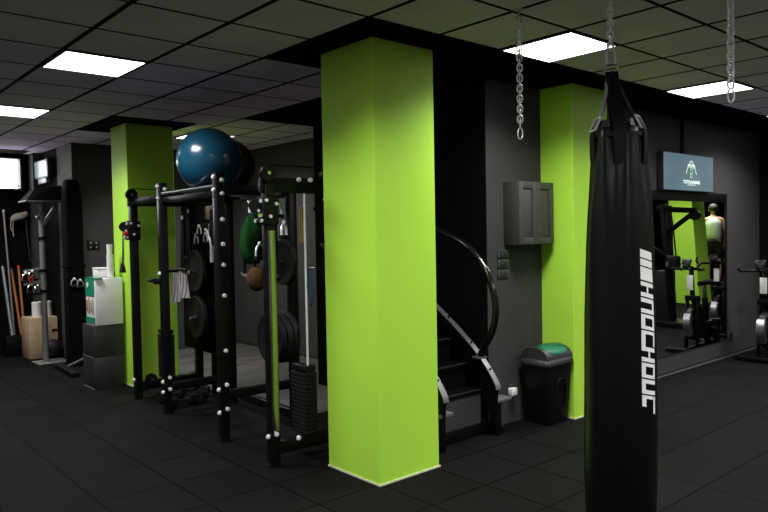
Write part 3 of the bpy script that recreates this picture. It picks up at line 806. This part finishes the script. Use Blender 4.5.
obj('tank_top', skin_mesh(tn, te), 'shirt', ps, ang=80)
tn = [(B(0, 0, .98), (.195, .155)), (B(0, 0, .88), (.19, .15))]; te = [(0, 1)]
for sg in (-1, 1):
    n0 = len(tn); tn += [(B(sg*.10, .01, .80), .125), (B(sg*.112, .03, .68), .12), (B(sg*.116, .05 if sg < 0 else .09, .53), .115)]; te += [(1, n0), (n0, n0+1), (n0+1, n0+2)]
obj('shorts', skin_mesh(tn, te), 'shorts', ps, ang=80)
hm = MB().sph(B(0, .012, 1.685), .1, 24, 16, (.90, 1.02, .98)); obj('hair', hm, 'hair', ps)
for sg in (-1, 1): obj('ear', MB().sph(B(sg*.083, .03, 1.635), .02, 12, 8, (.6, .9, 1.5)), 'skin', ps)
hd = MB().sph(B(0, .125, 1.62), .016, 10, 8, (1, 1.2, 1.3)); obj('nose', hd, 'skin', ps)
for sg in (-1, 1):
    f0 = .03 if sg < 0 else -.02
    sh = MB().hexa([B(sg*.118+u, f0+v-.05, .0) for u, v in ((-.045, -.03), (.045, -.03), (.045, .20), (-.045, .20))], [B(sg*.118+u, f0+v-.05, .075) for u, v in ((-.04, -.03), (.04, -.03), (.038, .12), (-.038, .12))])
    obj('shoe', sh, 'black', ps)

# ------------------------------------------------------------------ black cable rack rig
BEFORE = set(bpy.data.objects)
rig = thing('cable_rack_rig', 'long black cable and squat rack rig standing left of the middle green pillar', 'gym rig', (2.1, 2.0, 0))
RX = 1.82; PW = .037
Y1, Y2, Y3, Y4 = 3.36, 2.56, 1.345, .535
def upright(x, y, z1, lbl=None, mat='upright'):
    o = obj('upright', MB().box((x-PW, y-PW, 0), (x+PW, y+PW, z1), .005), mat, rig)
    if lbl: o['label'] = lbl
    obj('foot_plate', MB().box((x-.055, y-.055, 0), (x+.055, y+.055, .008)), 'black', o)
    return o
u1 = upright(RX, Y1, 2.07); u2 = upright(RX, Y2, 2.20); u3 = upright(RX, Y3, 2.20); u4 = upright(RX, Y4, 2.07)
XR = 2.50
for y in (Y1, Y2, Y3): upright(XR, y, 2.12, mat='black')
upright(2.42, Y4+.04, 2.12, mat='black')
st = MB().box((RX-.030, Y4-PW-.004, .26), (RX+.030, Y4-PW+.001, 1.72), .001); obj('polished_face', st, 'polish', u4)['label'] = 'polished strip that mirrors the green pillar'
# long members
def member(name, a, b_, w=.06, h=.075, mat='black', lbl=None):
    o = obj(name, MB().bar(a, b_, w, h, bev=.004), mat, rig)
    if lbl: o['label'] = lbl
    return o
for y in (Y2, Y3):
    member('side_rail', (RX, y, .38 if y == Y3 else .25), (XR, y, .38 if y == Y3 else .25)); member('side_rail', (RX, y, 2.06), (XR, y, 2.06))
member('crossbar', (RX+.01, Y2, 2.035), (RX+.01, Y3, 2.035), .05, .05)
member('crossbar', (XR, Y2, 2.075), (XR, Y3, 2.075)); member('crossbar', (XR, Y2, .1), (XR, Y3, .1))
obj('pull_up_bar', MB().cyl((RX-.01, Y2-.01, 2.095), (RX-.01, Y3+.01, 2.095), .016), 'steel', rig)['label'] = 'thin silver pull-up bar'
obj('pull_up_bar', MB().cyl((2.14, Y2, 2.095), (2.14, Y3, 2.095), .016), 'black', rig)
obj('pull_up_bar', MB().cyl((2.20, Y2, 2.095), (2.20, Y3, 2.095), .016), 'black', rig)
member('link_bar', (RX, Y1, 2.06), (RX, Y2, 2.06), .055, .06)
lw = obj('low_pulley', MB().cyl((1.93, Y1-.10, .20), (1.93, Y1-.06, .20), .06, seg=24), 'plastic', rig); obj('axle', MB().cyl((1.93, Y1-.115, .20), (1.93, Y1-.10, .20), .013), 'chrome', lw)
for y in (Y1, Y4):
    xe = XR if y == Y1 else 2.40
    member('top_arm', (RX-.05, y+(.0 if y == Y1 else .02), 2.05), (xe, y, 2.05), .07, .11 if y == Y4 else .075)
    member('base_rail', (RX, y, .13), (xe, y, .13), .07, .09)
    for x, z in (((RX-.03), 2.13), (2.30, 2.125)):
        pl = obj('pulley', MB().lathe([(0, -.02), (.058, -.02), (.060, -.012), (.046, 0), (.060, .012), (.058, .02), (0, .02)], (x, y-.05, z), (0, 1, 0), 28), 'plastic', rig)
        obj('axle', MB().cyl((x, y-.082, z), (x, y-.05, z), .013), 'chrome', pl)
    obj('pulley_bracket', MB().box((RX-.06, y-.03, 2.06), (RX+.02, y+.0, 2.15), .004), 'black', rig)
    # weight stack with guide rods
    sx, sy = 2.12, y+(.05 if y == Y4 else -.03)
    n = 15
    for k in range(n): obj('stack_plate', MB().box((sx-.055, sy-.10, .185+k*.031), (sx+.055, sy+.10, .185+k*.031+.027), .003), 'rubber', rig)
    for s2 in (-1, 1): obj('guide_rod', MB().cyl((sx, sy+s2*.062, .17), (sx, sy+s2*.062, 2.05), .0085 if s2 < 0 else .006), 'zinc' if s2 < 0 else 'black', rig)
    obj('stack_cap', MB().box((sx-.05, sy-.095, .655), (sx+.05, sy+.095, .70), .006), 'plastic', rig)
    # travelling carriage on the front upright
    zc = 1.76 if y == Y1 else 1.86
    car = obj('carriage', MB().box((RX-.075, y-.06, zc-.10), (RX+.055, y+.06, zc+.10), .012), 'plastic', rig)
    obj('pull_pin', MB().cyl((RX-.11, y-.03, zc-.03), (RX-.06, y-.03, zc-.03), .020), 'red' if y == Y1 else 'chrome', car)
    for by_, bz in ((-.04, .07), (.04, .07), (-.045, -.07), (.04, -.07), (.0, .0)):
        obj('carriage_bolt', MB().cyl((RX-.075, y+by_, zc+bz), (RX-.088, y+by_, zc+bz), .014, seg=8), 'zinc', car)
    for bx_, bz in ((-.05, .075), (.03, .05), (-.02, -.04)):
        obj('carriage_bolt', MB().cyl((RX+bx_, y-.06, zc+bz), (RX+bx_, y-.073, zc+bz), .013, seg=8), 'zinc', car)
    wpl = obj('swivel_pulley', MB().lathe([(0, -.016), (.05, -.016), (.052, -.01), (.042, 0), (.052, .01), (.05, .016), (0, .016)], (RX-.09, y+.02, zc+.04), (.3, 1, 0), 24), 'plastic', car)
    obj('cable', MB().tube([(RX-.03, y-.05, 2.19), (2.30, y-.05, 2.185)], .005, 6), 'black', rig)
def bolt(x, y, z, ax=0):
    d = Vector(((-1, 0, 0), (0, -1, 0))[ax]); p = Vector((x, y, z))
    mb = MB().cyl(p, p+d*.014, .019, seg=6); mb.cyl(p+d*.012, p+d*.022, .011, seg=10)
    obj('bolt', mb, 'zinc', rig)
for y, zs in ((Y2, (2.165, 2.055, .305, .205)), (Y3, (2.165, 2.06, .43, .24))):
    for z in zs:
        bolt(RX-PW, y-.008, z); 
    for z in (2.14, 2.03, zs[2]+.04, zs[3]+.03): bolt(RX+.012, y-PW, z, 1)
for z in (1.82, 1.45, 1.20, .75, 1.62): bolt(RX+.01, Y3-PW, z, 1)
for z in (1.34, ): bolt(RX-PW, Y2, z)
for z in (.22, ): bolt(RX-PW-.0, Y4, z); bolt(RX+.0, Y4-PW, z+.02, 1)
for z in (.14,): bolt(RX-PW, Y1, z+.06)
for x, z in ((2.0, .18), (2.28, 1.95), (2.05, 2.09), (2.15, 2.09)): bolt(x, Y4-PW-.01, z, 1)
# J-hook stub and safety pin at the second upright
jh = obj('j_hook', MB().box((RX-.10, Y2-.04, 1.24), (RX-PW, Y2+.02, 1.30), .008), 'plastic', rig)
obj('peg', MB().cyl((RX-.10, Y2+.03, 1.275), (RX-.10, Y2+.12, 1.275), .018), 'rubber', jh)
# plate storage uprights with pegs
obj('storage_upright', MB().box((2.50, 2.98, 0), (2.57, 3.05, 2.06), .004), 'black', rig)
member('storage_arm', (XR, Y1, 2.05), (2.535, Y2, 2.05), .05, .06)
for y, zs in ((3.015, (1.32, .83)), (Y3, (1.45, .80))):
    for z in zs: obj('storage_peg', MB().cyl((2.50, y, z), (2.26, y, z), .022), 'steel', rig)
member('accessory_rail', (2.44, 2.60, 1.80), (2.44, 3.02, 1.80), .03, .05)
obj('accessory_panel', MB().box((2.445, 2.64, .45), (2.460, 3.62, 2.02), .004), 'dark_curtain', rig)
member('accessory_rail', (1.98, Y4+.06, 1.98), (1.98, 1.25, 1.98), .03, .04)

# ------------------------------------------------------------------ weight plates stored on the pegs
def plate(x, y, z, r, th, label):
    t = thing('weight_plate', label, 'weight plate', (x, y, z), 'black weight plates stored on the rig')
    mb = MB().lathe([(.03, -th/2), (r*.35, -th/2), (r*.42, -th*.38), (r*.80, -th*.38), (r*.86, -th/2), (r-.008, -th/2), (r, -th/2+.008), (r, th/2-.008), (r-.008, th/2), (.03, th/2), (.03, -th/2)], (x, y, z), (1, 0, 0), 44)
    obj('disc', mb, 'rubber', t)
    obj('hub', MB().lathe([(.0255, -th/2-.003), (.045, -th/2-.003), (.045, th/2+.003), (.0255, th/2+.003), (.0255, -th/2-.003)], (x, y, z), (1, 0, 0), 24), 'upright', t)
plate(2.34, 3.015, 1.325, .222, .05, 'black weight plate on the upper peg behind the towel')
plate(2.34, 3.015, .835, .225, .05, 'black weight plate on the lower peg under the towel')
plate(2.42, Y3, 1.45, .20, .045, 'smaller black plate on the upper peg behind the polished upright')
for k, (dx, dr) in enumerate(((0, 0), (.065, .0), (.13, 0))):
    plate(2.28+dx, Y3, .80, .222, .055, ('front black plate of the three on the lower peg near the weight stack', 'middle black plate of the three on the lower peg near the weight stack', 'rear black plate of the three on the lower peg near the weight stack')[k])

# ------------------------------------------------------------------ things on the rig
bl = thing('exercise_ball', 'large glossy blue exercise ball resting on top of the black rig', 'exercise ball', (1.95, 1.83, 2.10))
obj('shell', MB().sph((1.975, 1.83, 2.352), .284, 64, 40), 'ball', bl, ang=80); 
obj('valve', MB().cyl((1.975+.284*.60, 1.83+.284*.70, 2.352+.284*.38), (1.975+.287*.60, 1.83+.287*.70, 2.352+.287*.38), .011), 'plastic', bl)
b2 = thing('exercise_ball', 'dark red exercise ball hidden behind the blue one', 'exercise ball', (2.36, 2.12, 2.10))
obj('shell', MB().sph((2.35, 2.24, 2.350), .262, 48, 30), 'red_ball', b2, ang=80); obj('valve', MB().cyl((2.35+.26, 2.24, 2.350), (2.35+.264, 2.24, 2.350), .011), 'plastic', b2)
# towel over the peg
mb = MB(); nx, nz = 14, 18; G = []
for i in range(nx+1):
    row = []
    for j in range(nz+1):
        s_ = i/nx; t_ = j/nz
        y = 2.36+.36*s_; x = 1.965+.018*math.sin(9*s_+2*t_)*(.3+t_)
        z = 1.375-.27*t_-.06*t_*s_+.012*math.sin(5*s_)
        row.append(mb.bm.verts.new((x, y+.015*math.sin(4*t_), z)))
    G.append(row)
for i in range(nx):
    for j in range(nz): mb.bm.faces.new((G[i][j], G[i+1][j], G[i+1][j+1], G[i][j+1]))
bmesh.ops.solidify(mb.bm, geom=list(mb.bm.faces), thickness=.012)
tw = single('towel', mb, 'towel', 'grey and white striped towel hanging on the rig', 'towel', (1.965, 2.68, 1.37))
obj('towel_bar', MB().cyl((1.96, 2.35, 1.372), (1.96, 2.73, 1.372), .012), 'black', rig); member('towel_bracket', (RX+.03, Y2+.0, 1.360), (1.97, Y2+.0, 1.360), .03, .03)
# pull rope / strap at the first upright
sp = thing('pull_strap', 'black strap handle hanging from the leftmost upright', 'handle', (1.76, 3.47, 1.72), 'cable handles on the rig')
obj('strap', MB().bar((1.745, 3.46, 1.74), (1.745, 3.51, 1.38), .006, .032, (0, 1, 0)), 'webbing', sp); obj('carabiner', MB().tube([(1.745, 3.46+.02*math.cos(a), 1.755+.03*math.sin(a)) for a in [k*PI/5 for k in range(10)]], .004, 6, True), 'chrome', sp)
obj('grip', MB().hexa([(1.725, 3.46, 1.32), (1.765, 3.46, 1.32), (1.765, 3.56, 1.32), (1.725, 3.56, 1.32)], [(1.735, 3.485, 1.42), (1.755, 3.485, 1.42), (1.755, 3.535, 1.42), (1.735, 3.535, 1.42)]), 'rubber', sp)
sp2 = thing('pull_rope', 'thin light pull rope beside the black strap on the leftmost upright', 'rope', (1.745, 3.42, 1.72))
obj('cord', MB().tube([(1.745, 3.44, 1.74), (1.735, 3.425, 1.60), (1.74, 3.445, 1.45), (1.74, 3.46, 1.40)], .005, 6, False, 1), 'cream', sp2)
# attachments hung behind the squat rack
def dhandle(x, y, z, label, s=1., mat='zinc', ang=0.):
    t = thing('d_handle', label, 'handle', (x, y, z), 'chrome handles hung on the rig')
    d = Vector((math.sin(ang), math.cos(ang), 0)); c = Vector((x, y, z))
    obj('bow', MB().tube([c-d*.05*s+Vector((0, 0, -.10*s)), c-d*.045*s+Vector((0, 0, -.03*s)), c, c+d*.045*s+Vector((0, 0, -.03*s)), c+d*.05*s+Vector((0, 0, -.10*s))], .0095, 8, False, 1), mat, t)
    obj('grip', MB().cyl(c-d*.06*s+Vector((0, 0, -.10*s)), c+d*.06*s+Vector((0, 0, -.10*s)), .015*s), 'rubber', t)
    obj('eyelet', MB().sph(c, .018, 12, 8), 'zinc', t)
AX = 2.435
for k, (y, z) in enumerate(((3.12, 1.80), (2.96, 1.72), (2.84, 1.80), (3.20, 1.70), (2.80, 1.58))):
    dhandle(AX, y, z, ('chrome handle at the left of the hook panel behind the rack', 'chrome handle in the second row of the hook panel', 'chrome handle beside the tan strap on the hook panel', 'chrome handle low at the left of the hook panel', 'chrome handle low above the hanging plate')[k])
vb = thing('curved_bar', 'curved silver pulldown bar hanging behind the squat rack', 'bar', (AX-.02, 2.66, 1.75))
obj('shaft', MB().tube([(AX-.04, 2.88, 1.76), (AX-.05, 2.80, 1.74), (AX-.05, 2.74, 1.64), (AX-.05, 2.72, 1.50), (AX-.05, 2.72, 1.42)], .013, 10, False, 2), 'zinc', vb)
obj('grip', MB().cyl((AX-.05, 2.72, 1.54), (AX-.05, 2.72, 1.42), .019), 'socket', vb)
ts = thing('ankle_strap', 'tan padded strap on the hook panel behind the rack', 'strap', (AX, 2.72, 1.95))
obj('pad', MB().box((AX-.03, 2.80, 1.86), (AX, 2.89, 2.0), .01), 'tan', ts); obj('buckle', MB().box((AX-.035, 2.855, 1.87), (AX-.028, 2.89, 1.99), .003), 'steel', ts)
def band(x, y, z, ln, mat, label, wd=.03):
    t = thing('resistance_band', label, 'band', (x, y, z), 'rubber bands hanging on the rig')
    obj('loop', MB().tube([(x, y-wd, z-ln), (x, y-wd*.9, z-ln*.5), (x, y-wd*.5, z-.01), (x, y+wd*.5, z-.01), (x, y+wd*.9, z-ln*.5), (x, y+wd, z-ln)], .008, 8, True, 1), mat, t)
    obj('hanger_clip', MB().cyl((x-.01, y, z), (x+.05, y, z), .006), 'steel', t)
band(2.42, 2.68, 1.72, .30, 'yellow', 'yellow resistance band beside the front post of the squat rack')
band(2.42, 2.64, 1.16, .48, 'yellow', 'lower yellow resistance band behind the squat rack post', .02)
band(2.47, 2.64, 1.50, .25, 'tan', 'short tan band behind the squat rack', .02)
band(2.30, .86, 1.92, .30, 'yellow', 'yellow band hanging behind the guide rod of the right stack', .02)
band(2.33, .80, 1.42, .30, 'blue', 'blue band hanging behind the guide rod of the right stack', .03)
for k, (x, y, z, a) in enumerate(((1.99, .70, 1.94, 1.2), (1.99, .86, 1.96, .4), (1.97, 1.02, 1.90, 0), (1.98, 1.12, 1.96, .5), (2.02, .66, 1.78, .9), (1.96, .93, 1.62, 1.1))):
    dhandle(x, y, z, ('chrome handle beside the right carriage', 'chrome handle on the short rail above the polished upright', 'chrome handle above the green net bag', 'chrome handle at the far end of the short rail', 'chrome handle below the right top arm', 'low chrome handle over the upper right plate')[k], 1.1, 'zinc', a)
def pull_rope_pair(x, y, z, ln, label):
    t = thing('triceps_rope', label, 'rope', (x, y, z), 'black rope attachments on the rig')
    r_ = MB()
    for sg in (-1, 1): r_.tube([(x, y+sg*.006, z-.02), (x-.005, y+sg*.02, z-ln*.5), (x-.005, y+sg*.045, z-ln)], .016, 8, False, 1)
    obj('rope', r_, 'webbing', t)
    for sg in (-1, 1): obj('end_stop', MB().sph((x-.005, y+sg*.046, z-ln-.01), .028, 14, 10), 'rubber', t)
    obj('swivel', MB().cyl((x, y, z-.03), (x, y, z+.02), .012), 'zinc', t)
for x, y, z, ln, lb in ((2.41, 3.34, 1.96, .50, 'black rope attachment at the left of the dark hook panel'), (2.41, 3.50, 1.90, .62, 'longest black rope attachment at the far left end of the dark hook panel'),
                        (2.40, 2.72, 1.98, .34, 'short black rope attachment beside the tan strap on the hook panel'), (2.02, .80, 1.92, .55, 'black rope attachment between the polished upright and the right guide rod'),
                        (2.06, 1.00, 1.90, .38, 'black rope attachment hanging beside the green net bag')):
    pull_rope_pair(x, y, z, ln, lb)
gb = thing('net_bag', 'dark green net bag hanging left of the polished upright', 'bag', (1.95, 1.02, 1.76))
obj('sack', MB().lathe([(0, 0), (.05, .0), (.085, .06), (.10, .16), (.09, .27), (.05, .36), (.015, .40)], (1.95, 1.03, 1.46), seg=40, fn=lambda a, h, r: r*.92*(1+.10*math.sin(5*a+9*h)+.05*math.sin(13*a+31*h))), 'greenbag', gb, ang=80)
obj('drawstring', MB().tube([(1.95, 1.03, 1.85), (1.96, 1.04, 1.90), (1.98, 1.06, 1.96)], .006, 6), 'black', gb)
cm = thing('cord_bundle', 'brown woven cord bundle hanging under the green net bag', 'rope', (1.95, .97, 1.40))
obj('coil', MB().sph((1.95, .98, 1.345), .10, 24, 16, (.7, 1.0, 1.0)), 'camo', cm); obj('hanging_loop', MB().tube([(1.95, .96, 1.43), (1.93, .98, 1.47), (1.95, 1.0, 1.43)], .006, 6, True), 'camo', cm)
hb_ = thing('hand_bar', 'black hanging bar with pale end left of the green net bag', 'bar', (1.93, 1.14, 1.7))
obj('shaft', MB().cyl((1.94, 1.15, 1.76), (1.94, 1.16, 1.38), .014), 'rubber', hb_); obj('cross_grip', MB().bar((1.94, 1.20, 1.38), (1.94, 1.10, 1.36), .02, .02), 'galv', hb_)
# the rig and all that hangs on it stand turned by two degrees
PIV = Vector((1.82, 1.73, 0)); RQ = Matrix.Rotation(-.04, 3, 'Z')
for o in set(bpy.data.objects)-BEFORE:
    if o.parent is None:
        o.location = PIV+RQ@(o.location-PIV); o.rotation_euler.z -= .04
# dumbbells on the floor behind the rack
def dumbbell(x, y, z, a, label):
    t = thing('dumbbell', label, 'dumbbell', (x, y, z), 'dumbbells on the floor'); d = Vector((math.cos(a), math.sin(a), 0)); c = Vector((x, y, z+.062))
    obj('handle', MB().cyl(c-d*.09, c+d*.09, .016), 'chrome', t)
    for sg in (-1, 1): obj('head', MB().cyl(c+d*sg*.07, c+d*sg*.17, .062, seg=6), 'rubber', t)
dumbbell(2.10, 3.02, 0, .3, 'black dumbbell on the floor nearest the second upright'); dumbbell(2.34, 2.84, 0, .9, 'black dumbbell lying behind the squat rack'); dumbbell(2.06, 2.71, 0, .2, 'black dumbbell nearest the squat rack side rail')
dumbbell(2.55, 3.62, 0.006, .2, 'black dumbbell on the floor beside the left green pillar')

# ------------------------------------------------------------------ pedestal and what stands on it
pd = thing('storage_pedestal', 'dark grey two-tier pedestal beside the left green pillar', 'pedestal', (1.85, 4.3, 0))
obj('lower_box', MB().box((1.69, 4.12, 0), (2.03, 4.47, .352), .003), 'pedestal', pd); obj('upper_box', MB().box((1.69, 4.12, .356), (2.03, 4.47, .712), .003), 'pedestal', pd)
obj('edge_strip', MB().box((1.685, 4.116, 0), (1.69, 4.47, .008)), 'galv', pd); obj('edge_strip', MB().box((1.686, 4.12, .350), (1.692, 4.47, .358)), 'galv', pd)
wb = thing('dispenser_box', 'white box with green printed side on the grey pedestal', 'box', (1.87, 4.3, .712))
obj('carton', MB().box((1.725, 4.11, .712), (2.03, 4.42, 1.235), .004), 'white', wb)
e = MB(); e.box((1.719, 4.13, 1.04), (1.725, 4.42, 1.245)); e.box((1.719, 4.09, 1.235), (1.80, 4.42, 1.243)); obj('green_print', e, 'bin_green', wb); obj('green_foot_print', MB().box((1.719, 4.13, .735), (1.725, 4.42, .80)), 'bin_green', wb)
e = MB()
for k in range(4): e.box((1.719, 4.17+.065*k, .84+.02*(k % 2)), (1.7235, 4.20+.065*k, 1.02-.03*(k % 2)), .002)
obj('picture_print', e, 'tan', wb); obj('logo_spot', MB().cyl((1.716, 4.34, 1.16), (1.7195, 4.34, 1.16), .03), 'white', wb)
nb = thing('napkin_box', 'low white box on top of the white dispenser box', 'box', (1.84, 4.3, 1.245))
obj('carton', MB().box((1.80, 4.24, 1.243), (1.985, 4.40, 1.34), .006), 'white', nb); obj('lid', MB().box((1.795, 4.235, 1.335), (1.99, 4.405, 1.35), .004), 'white', nb)
for k in range(7):
    z = 1.243+k*.028
    cp = single('paper_cup', MB().lathe([(0, 0), (.030, 0), (.031, .004), (.038, .085), (.041, .087), (.041, .092), (.036, .092), (.030, .01), (0, .008)], (1.93+.003*math.sin(k*2), 4.19, z), seg=24), 'white',
           'white paper cup in the tall stack on the white box, ' + ('lowest', 'second lowest', 'third from the bottom', 'fourth from the bottom', 'fifth from the bottom', 'second from the top', 'topmost')[k], 'cup', (1.93, 4.19, z), 'paper cups stacked on the white box')
for k in range(3):
    z = 1.503+k*.026-.02
    single('paper_cup', MB().lathe([(0, 0), (.024, 0), (.025, .004), (.031, .075), (.033, .077), (.033, .08), (.028, .08), (.022, .01), (0, .008)], (1.925, 4.19, z), seg=24), 'white',
           ('small white cup set in the top of the cup stack', 'small white cup in the middle of the upper cup stack', 'small white cup that tops the whole cup stack')[k], 'cup', (1.925, 4.19, z), 'small cups on the cup stack')
br = thing('floor_broom', 'wide black floor broom with pale handle lying against the pedestal', 'broom', (1.80, 5.2, 0))
obj('head', MB().bar((1.80, 5.85, .035), (1.76, 5.0, .035), .10, .06, bev=.01), 'plastic', br); obj('bristles', MB().bar((1.80, 5.84, .010), (1.76, 5.01, .010), .07, .02), 'rubber', br)
obj('handle', MB().cyl((1.82, 5.48, .06), (2.06, 4.80, .34), .020), 'galv', br)

# ------------------------------------------------------------------ far left corner
mn = thing('wall_monitor', 'small pale-lit monitor high on the dark wall at the far left', 'monitor', (2.08, 7.2, 2.7))
obj('housing', MB().box((2.02, 6.78, 2.575), (2.10, 7.68, 2.845), .006), 'tvback', mn); obj('display', MB().box((2.014, 6.85, 2.60), (2.021, 7.66, 2.83)), 'mon_screen', mn)
obj('bezel', MB().box((2.012, 6.78, 2.575), (2.02, 6.845, 2.845), .003), 'pedestal', mn)
obj('bracket', MB().box((2.03, 6.95, 2.50), (2.10, 7.35, 2.575), .006), 'galv', mn)
pt = thing('pulley_tower', 'grey steel pole with a flat top plate on a floor plate at far left', 'pulley tower', (1.79, 6.38, 0))
obj('base_plate', MB().box((1.66, 6.20, 0), (2.06, 6.56, .012), .003), 'galv', pt)
obj('pole', MB().cyl((1.80, 6.38, .012), (1.80, 6.38, 2.20), .038), 'galv', pt)
obj('top_plate', MB().box((1.56, 6.20, 2.185), (2.06, 6.56, 2.205), .003), 'galv', pt)
obj('brace', MB().bar((1.81, 6.36, 1.88), (2.0, 6.36, 2.16), .05, .05, (0, 1, 0), .004), 'galv', pt)
obj('canopy', MB().hexa([(1.58, 6.2, 2.21), (2.06, 6.2, 2.21), (2.06, 6.56, 2.21), (1.58, 6.56, 2.21)], [(1.70, 6.28, 2.36), (2.04, 6.28, 2.42), (2.04, 6.5, 2.42), (1.70, 6.5, 2.36)]), 'dark_curtain', pt)
for z in (1.70, .98, 1.26): obj('clamp', MB().cyl((1.80, 6.38, z-.02), (1.80, 6.38, z+.02), .052), 'black', pt)
for z in (1.16, .98): obj('hanger_arm', MB().bar((1.82, 6.38, z+.14), (1.56, 6.40, z+.10), .03, .03), 'galv', pt)
obj('grip_knob', MB().sph((1.74, 6.33, 1.98), .03, 14, 10), 'galv', pt)
for k, (x, z, m2) in enumerate(((1.66, 1.26, 'chrome'), (1.58, 1.24, 'chrome'), (1.64, 1.08, 'chrome'), (1.72, 1.06, 'chrome'))):
    dhandle(x, 6.36, z, ('chrome handle on the upper arm beside the grey pole', 'chrome handle at the end of the upper arm of the grey pole', 'chrome handle on the lower arm of the grey pole', 'chrome handle closest to the grey pole, lower arm')[k], 1.1, m2, 1.4)
rk = thing('red_clip', 'small red collar clip hanging beside the grey pole', 'clip', (1.62, 6.33, 1.17)); obj('ring', MB().lathe([(.018, -.012), (.03, -.012), (.03, .012), (.018, .012), (.018, -.012)], (1.62, 6.30, 1.15), (0, 1, 0), 18), 'red', rk); obj('lever', MB().bar((1.62, 6.30, 1.18), (1.66, 6.30, 1.21), .012, .012), 'red', rk)
cr_ = thing('plywood_box', 'plywood jump box standing behind the grey pole', 'box', (1.9, 6.95, 0))
obj('body', MB().box((1.70, 6.80, 0), (2.08, 7.20, .575), .004), 'ply', cr_); obj('hand_hole', MB().box((2.0, 6.796, .36), (2.075, 6.801, .40), .001), 'black', cr_)
for k, (x, y) in enumerate(((1.85, 6.95), (1.99, 6.98))):
    r_ = thing('paper_roll', ('white paper roll on the left of the plywood box', 'white paper roll on the right of the plywood box, behind the pole')[k], 'paper roll', (x, y, .575), 'paper rolls on the plywood box')
    obj('roll', MB().cyl((x, y, .575), (x, y, .79), .065, seg=28), 'white', r_); obj('core', MB().cyl((x, y, .79), (x, y, .792), .022), 'ply', r_)
kb = thing('medicine_ball', 'black ball on the floor right of the grey pole', 'ball', (2.0, 6.62, 0)); obj('shell', MB().sph((1.97, 6.66, .135), .135, 28, 18), 'rubber', kb); obj('seam', MB().tube([(1.97+.136*math.cos(a), 6.66, .135+.136*math.sin(a)) for a in [2*PI*k/32 for k in range(32)]], .003, 5, True), 'pedestal', kb)
# padded black bag standing by the wall
PADHOOKS = ((2.0, 1.16), (2.07, 1.14))
pdg = thing('padded_column', 'tall black padded column against the wall left of the pedestal', 'padding', (2.03, 5.9, 0))
mb = MB(); loft(mb, [(rrect(1.93, 5.74, 2.16, 5.98, .05), 0.0), (rrect(1.93, 5.74, 2.15, 5.98, .05), 2.2), (rrect(1.955, 5.76, 2.12, 5.97, .05), 2.44), (rrect(1.975, 5.80, 2.10, 5.94, .05), 2.47)])
obj('cover', mb, 'dark_curtain', pdg); obj('band', MB().box((1.925, 5.735, 1.30), (2.165, 5.985, 1.34), .01), 'dark_curtain', pdg)
for x, z in PADHOOKS: obj('hook', MB().cyl((x, 5.705, z), (x, 5.745, z), .010), 'galv', pdg)
single('loose_rope', MB().tube([(2.13, 5.99, 2.44), (2.165, 5.99, 2.0), (2.195, 5.99, 1.5), (2.20, 5.99, 1.22), (2.215, 5.985, 1.18)], .007, 6, False, 1), 'galv', 'thin pale cord hanging down the dark wall right of the padded column', 'cord', (2.15, 5.99, 1.2))
for k, (x, z) in enumerate(((2.0, 1.10), (2.07, 1.08))):
    dhandle(x, 5.715, z+.06, ('chrome handle on the left of the padded column', 'chrome handle on the right of the padded column')[k], .9, 'galv', 1.5)
# sticks leaning in the corner
def stick(a, b_, r, mat, label, cap):
    t = thing('exercise_stick', label, 'stick', b_, 'sticks leaning in the far left corner')
    a, b_ = Vector(a), Vector(b_)
    obj('shaft', MB().cyl(b_, a, r), mat, t); obj('end_cap', MB().cyl(a, a+(a-b_).normalized()*.03, r*1.15), cap, t)
stick((1.69, 7.62, 1.25), (1.725, 7.31, .30), .018, 'orange', 'orange stick that leans left in the far left corner', 'black')
stick((1.79, 7.62, 1.27), (1.77, 7.32, .30), .018, 'orange', 'upright orange stick in the far left corner', 'red')
stick((1.615, 7.62, 2.10), (1.64, 7.35, .30), .014, 'galv', 'tall white stick at the left picture edge', 'white')
stick((1.57, 7.60, 1.3), (1.60, 7.30, .30), .022, 'galv', 'short steel bar beside the tall white stick', 'black')
hd_ = thing('stick_holder', 'black floor holder for the orange and white sticks', 'holder', (1.68, 7.3, 0)); obj('tub', MB().box((1.50, 7.23, 0), (1.86, 7.46, .30), .01), 'black', hd_); obj('rim', MB().box((1.49, 7.22, .285), (1.87, 7.47, .30), .006), 'plastic', hd_)
rp = thing('rope_bundle', 'cream rope bundle hanging high on the far left wall', 'rope', (1.83, 7.6, 2.0))
obj('coil', MB().tube([(1.72, 7.60, 1.97), (1.76, 7.58, 2.02), (1.82, 7.58, 2.03), (1.88, 7.58, 2.05), (1.92, 7.6, 2.09)], [.035, .055, .06, .05, .03], 12, False, 1), 'cream', rp)
for k, (x, l) in enumerate(((1.73, .22), (1.70, .14), (1.90, .6))): obj('strand', MB().tube([(x, 7.58, 1.99), (x-.01+.03*(k == 2), 7.57, 1.9-l*.4), (x+.02*k, 7.57, 1.95-l)], .007, 6, False, 1), 'cream' if k < 2 else 'pedestal', rp)
obj('wall_hook', MB().cyl((1.82, 7.58, 2.06), (1.82, 7.70, 2.06), .010), 'steel', rp)

# ------------------------------------------------------------------ light and view
wld = bpy.data.worlds.new('world'); SC.world = wld; wld.use_nodes = True
bg = wld.node_tree.nodes['Background']; bg.inputs[0].default_value = (1, .93, 1.06, 1); bg.inputs[1].default_value = .16
SC.view_settings.view_transform = 'Standard'; SC.view_settings.look = 'None'
SC.view_settings.exposure = 0; SC.view_settings.gamma = 1; SC.view_settings.use_curve_mapping = False
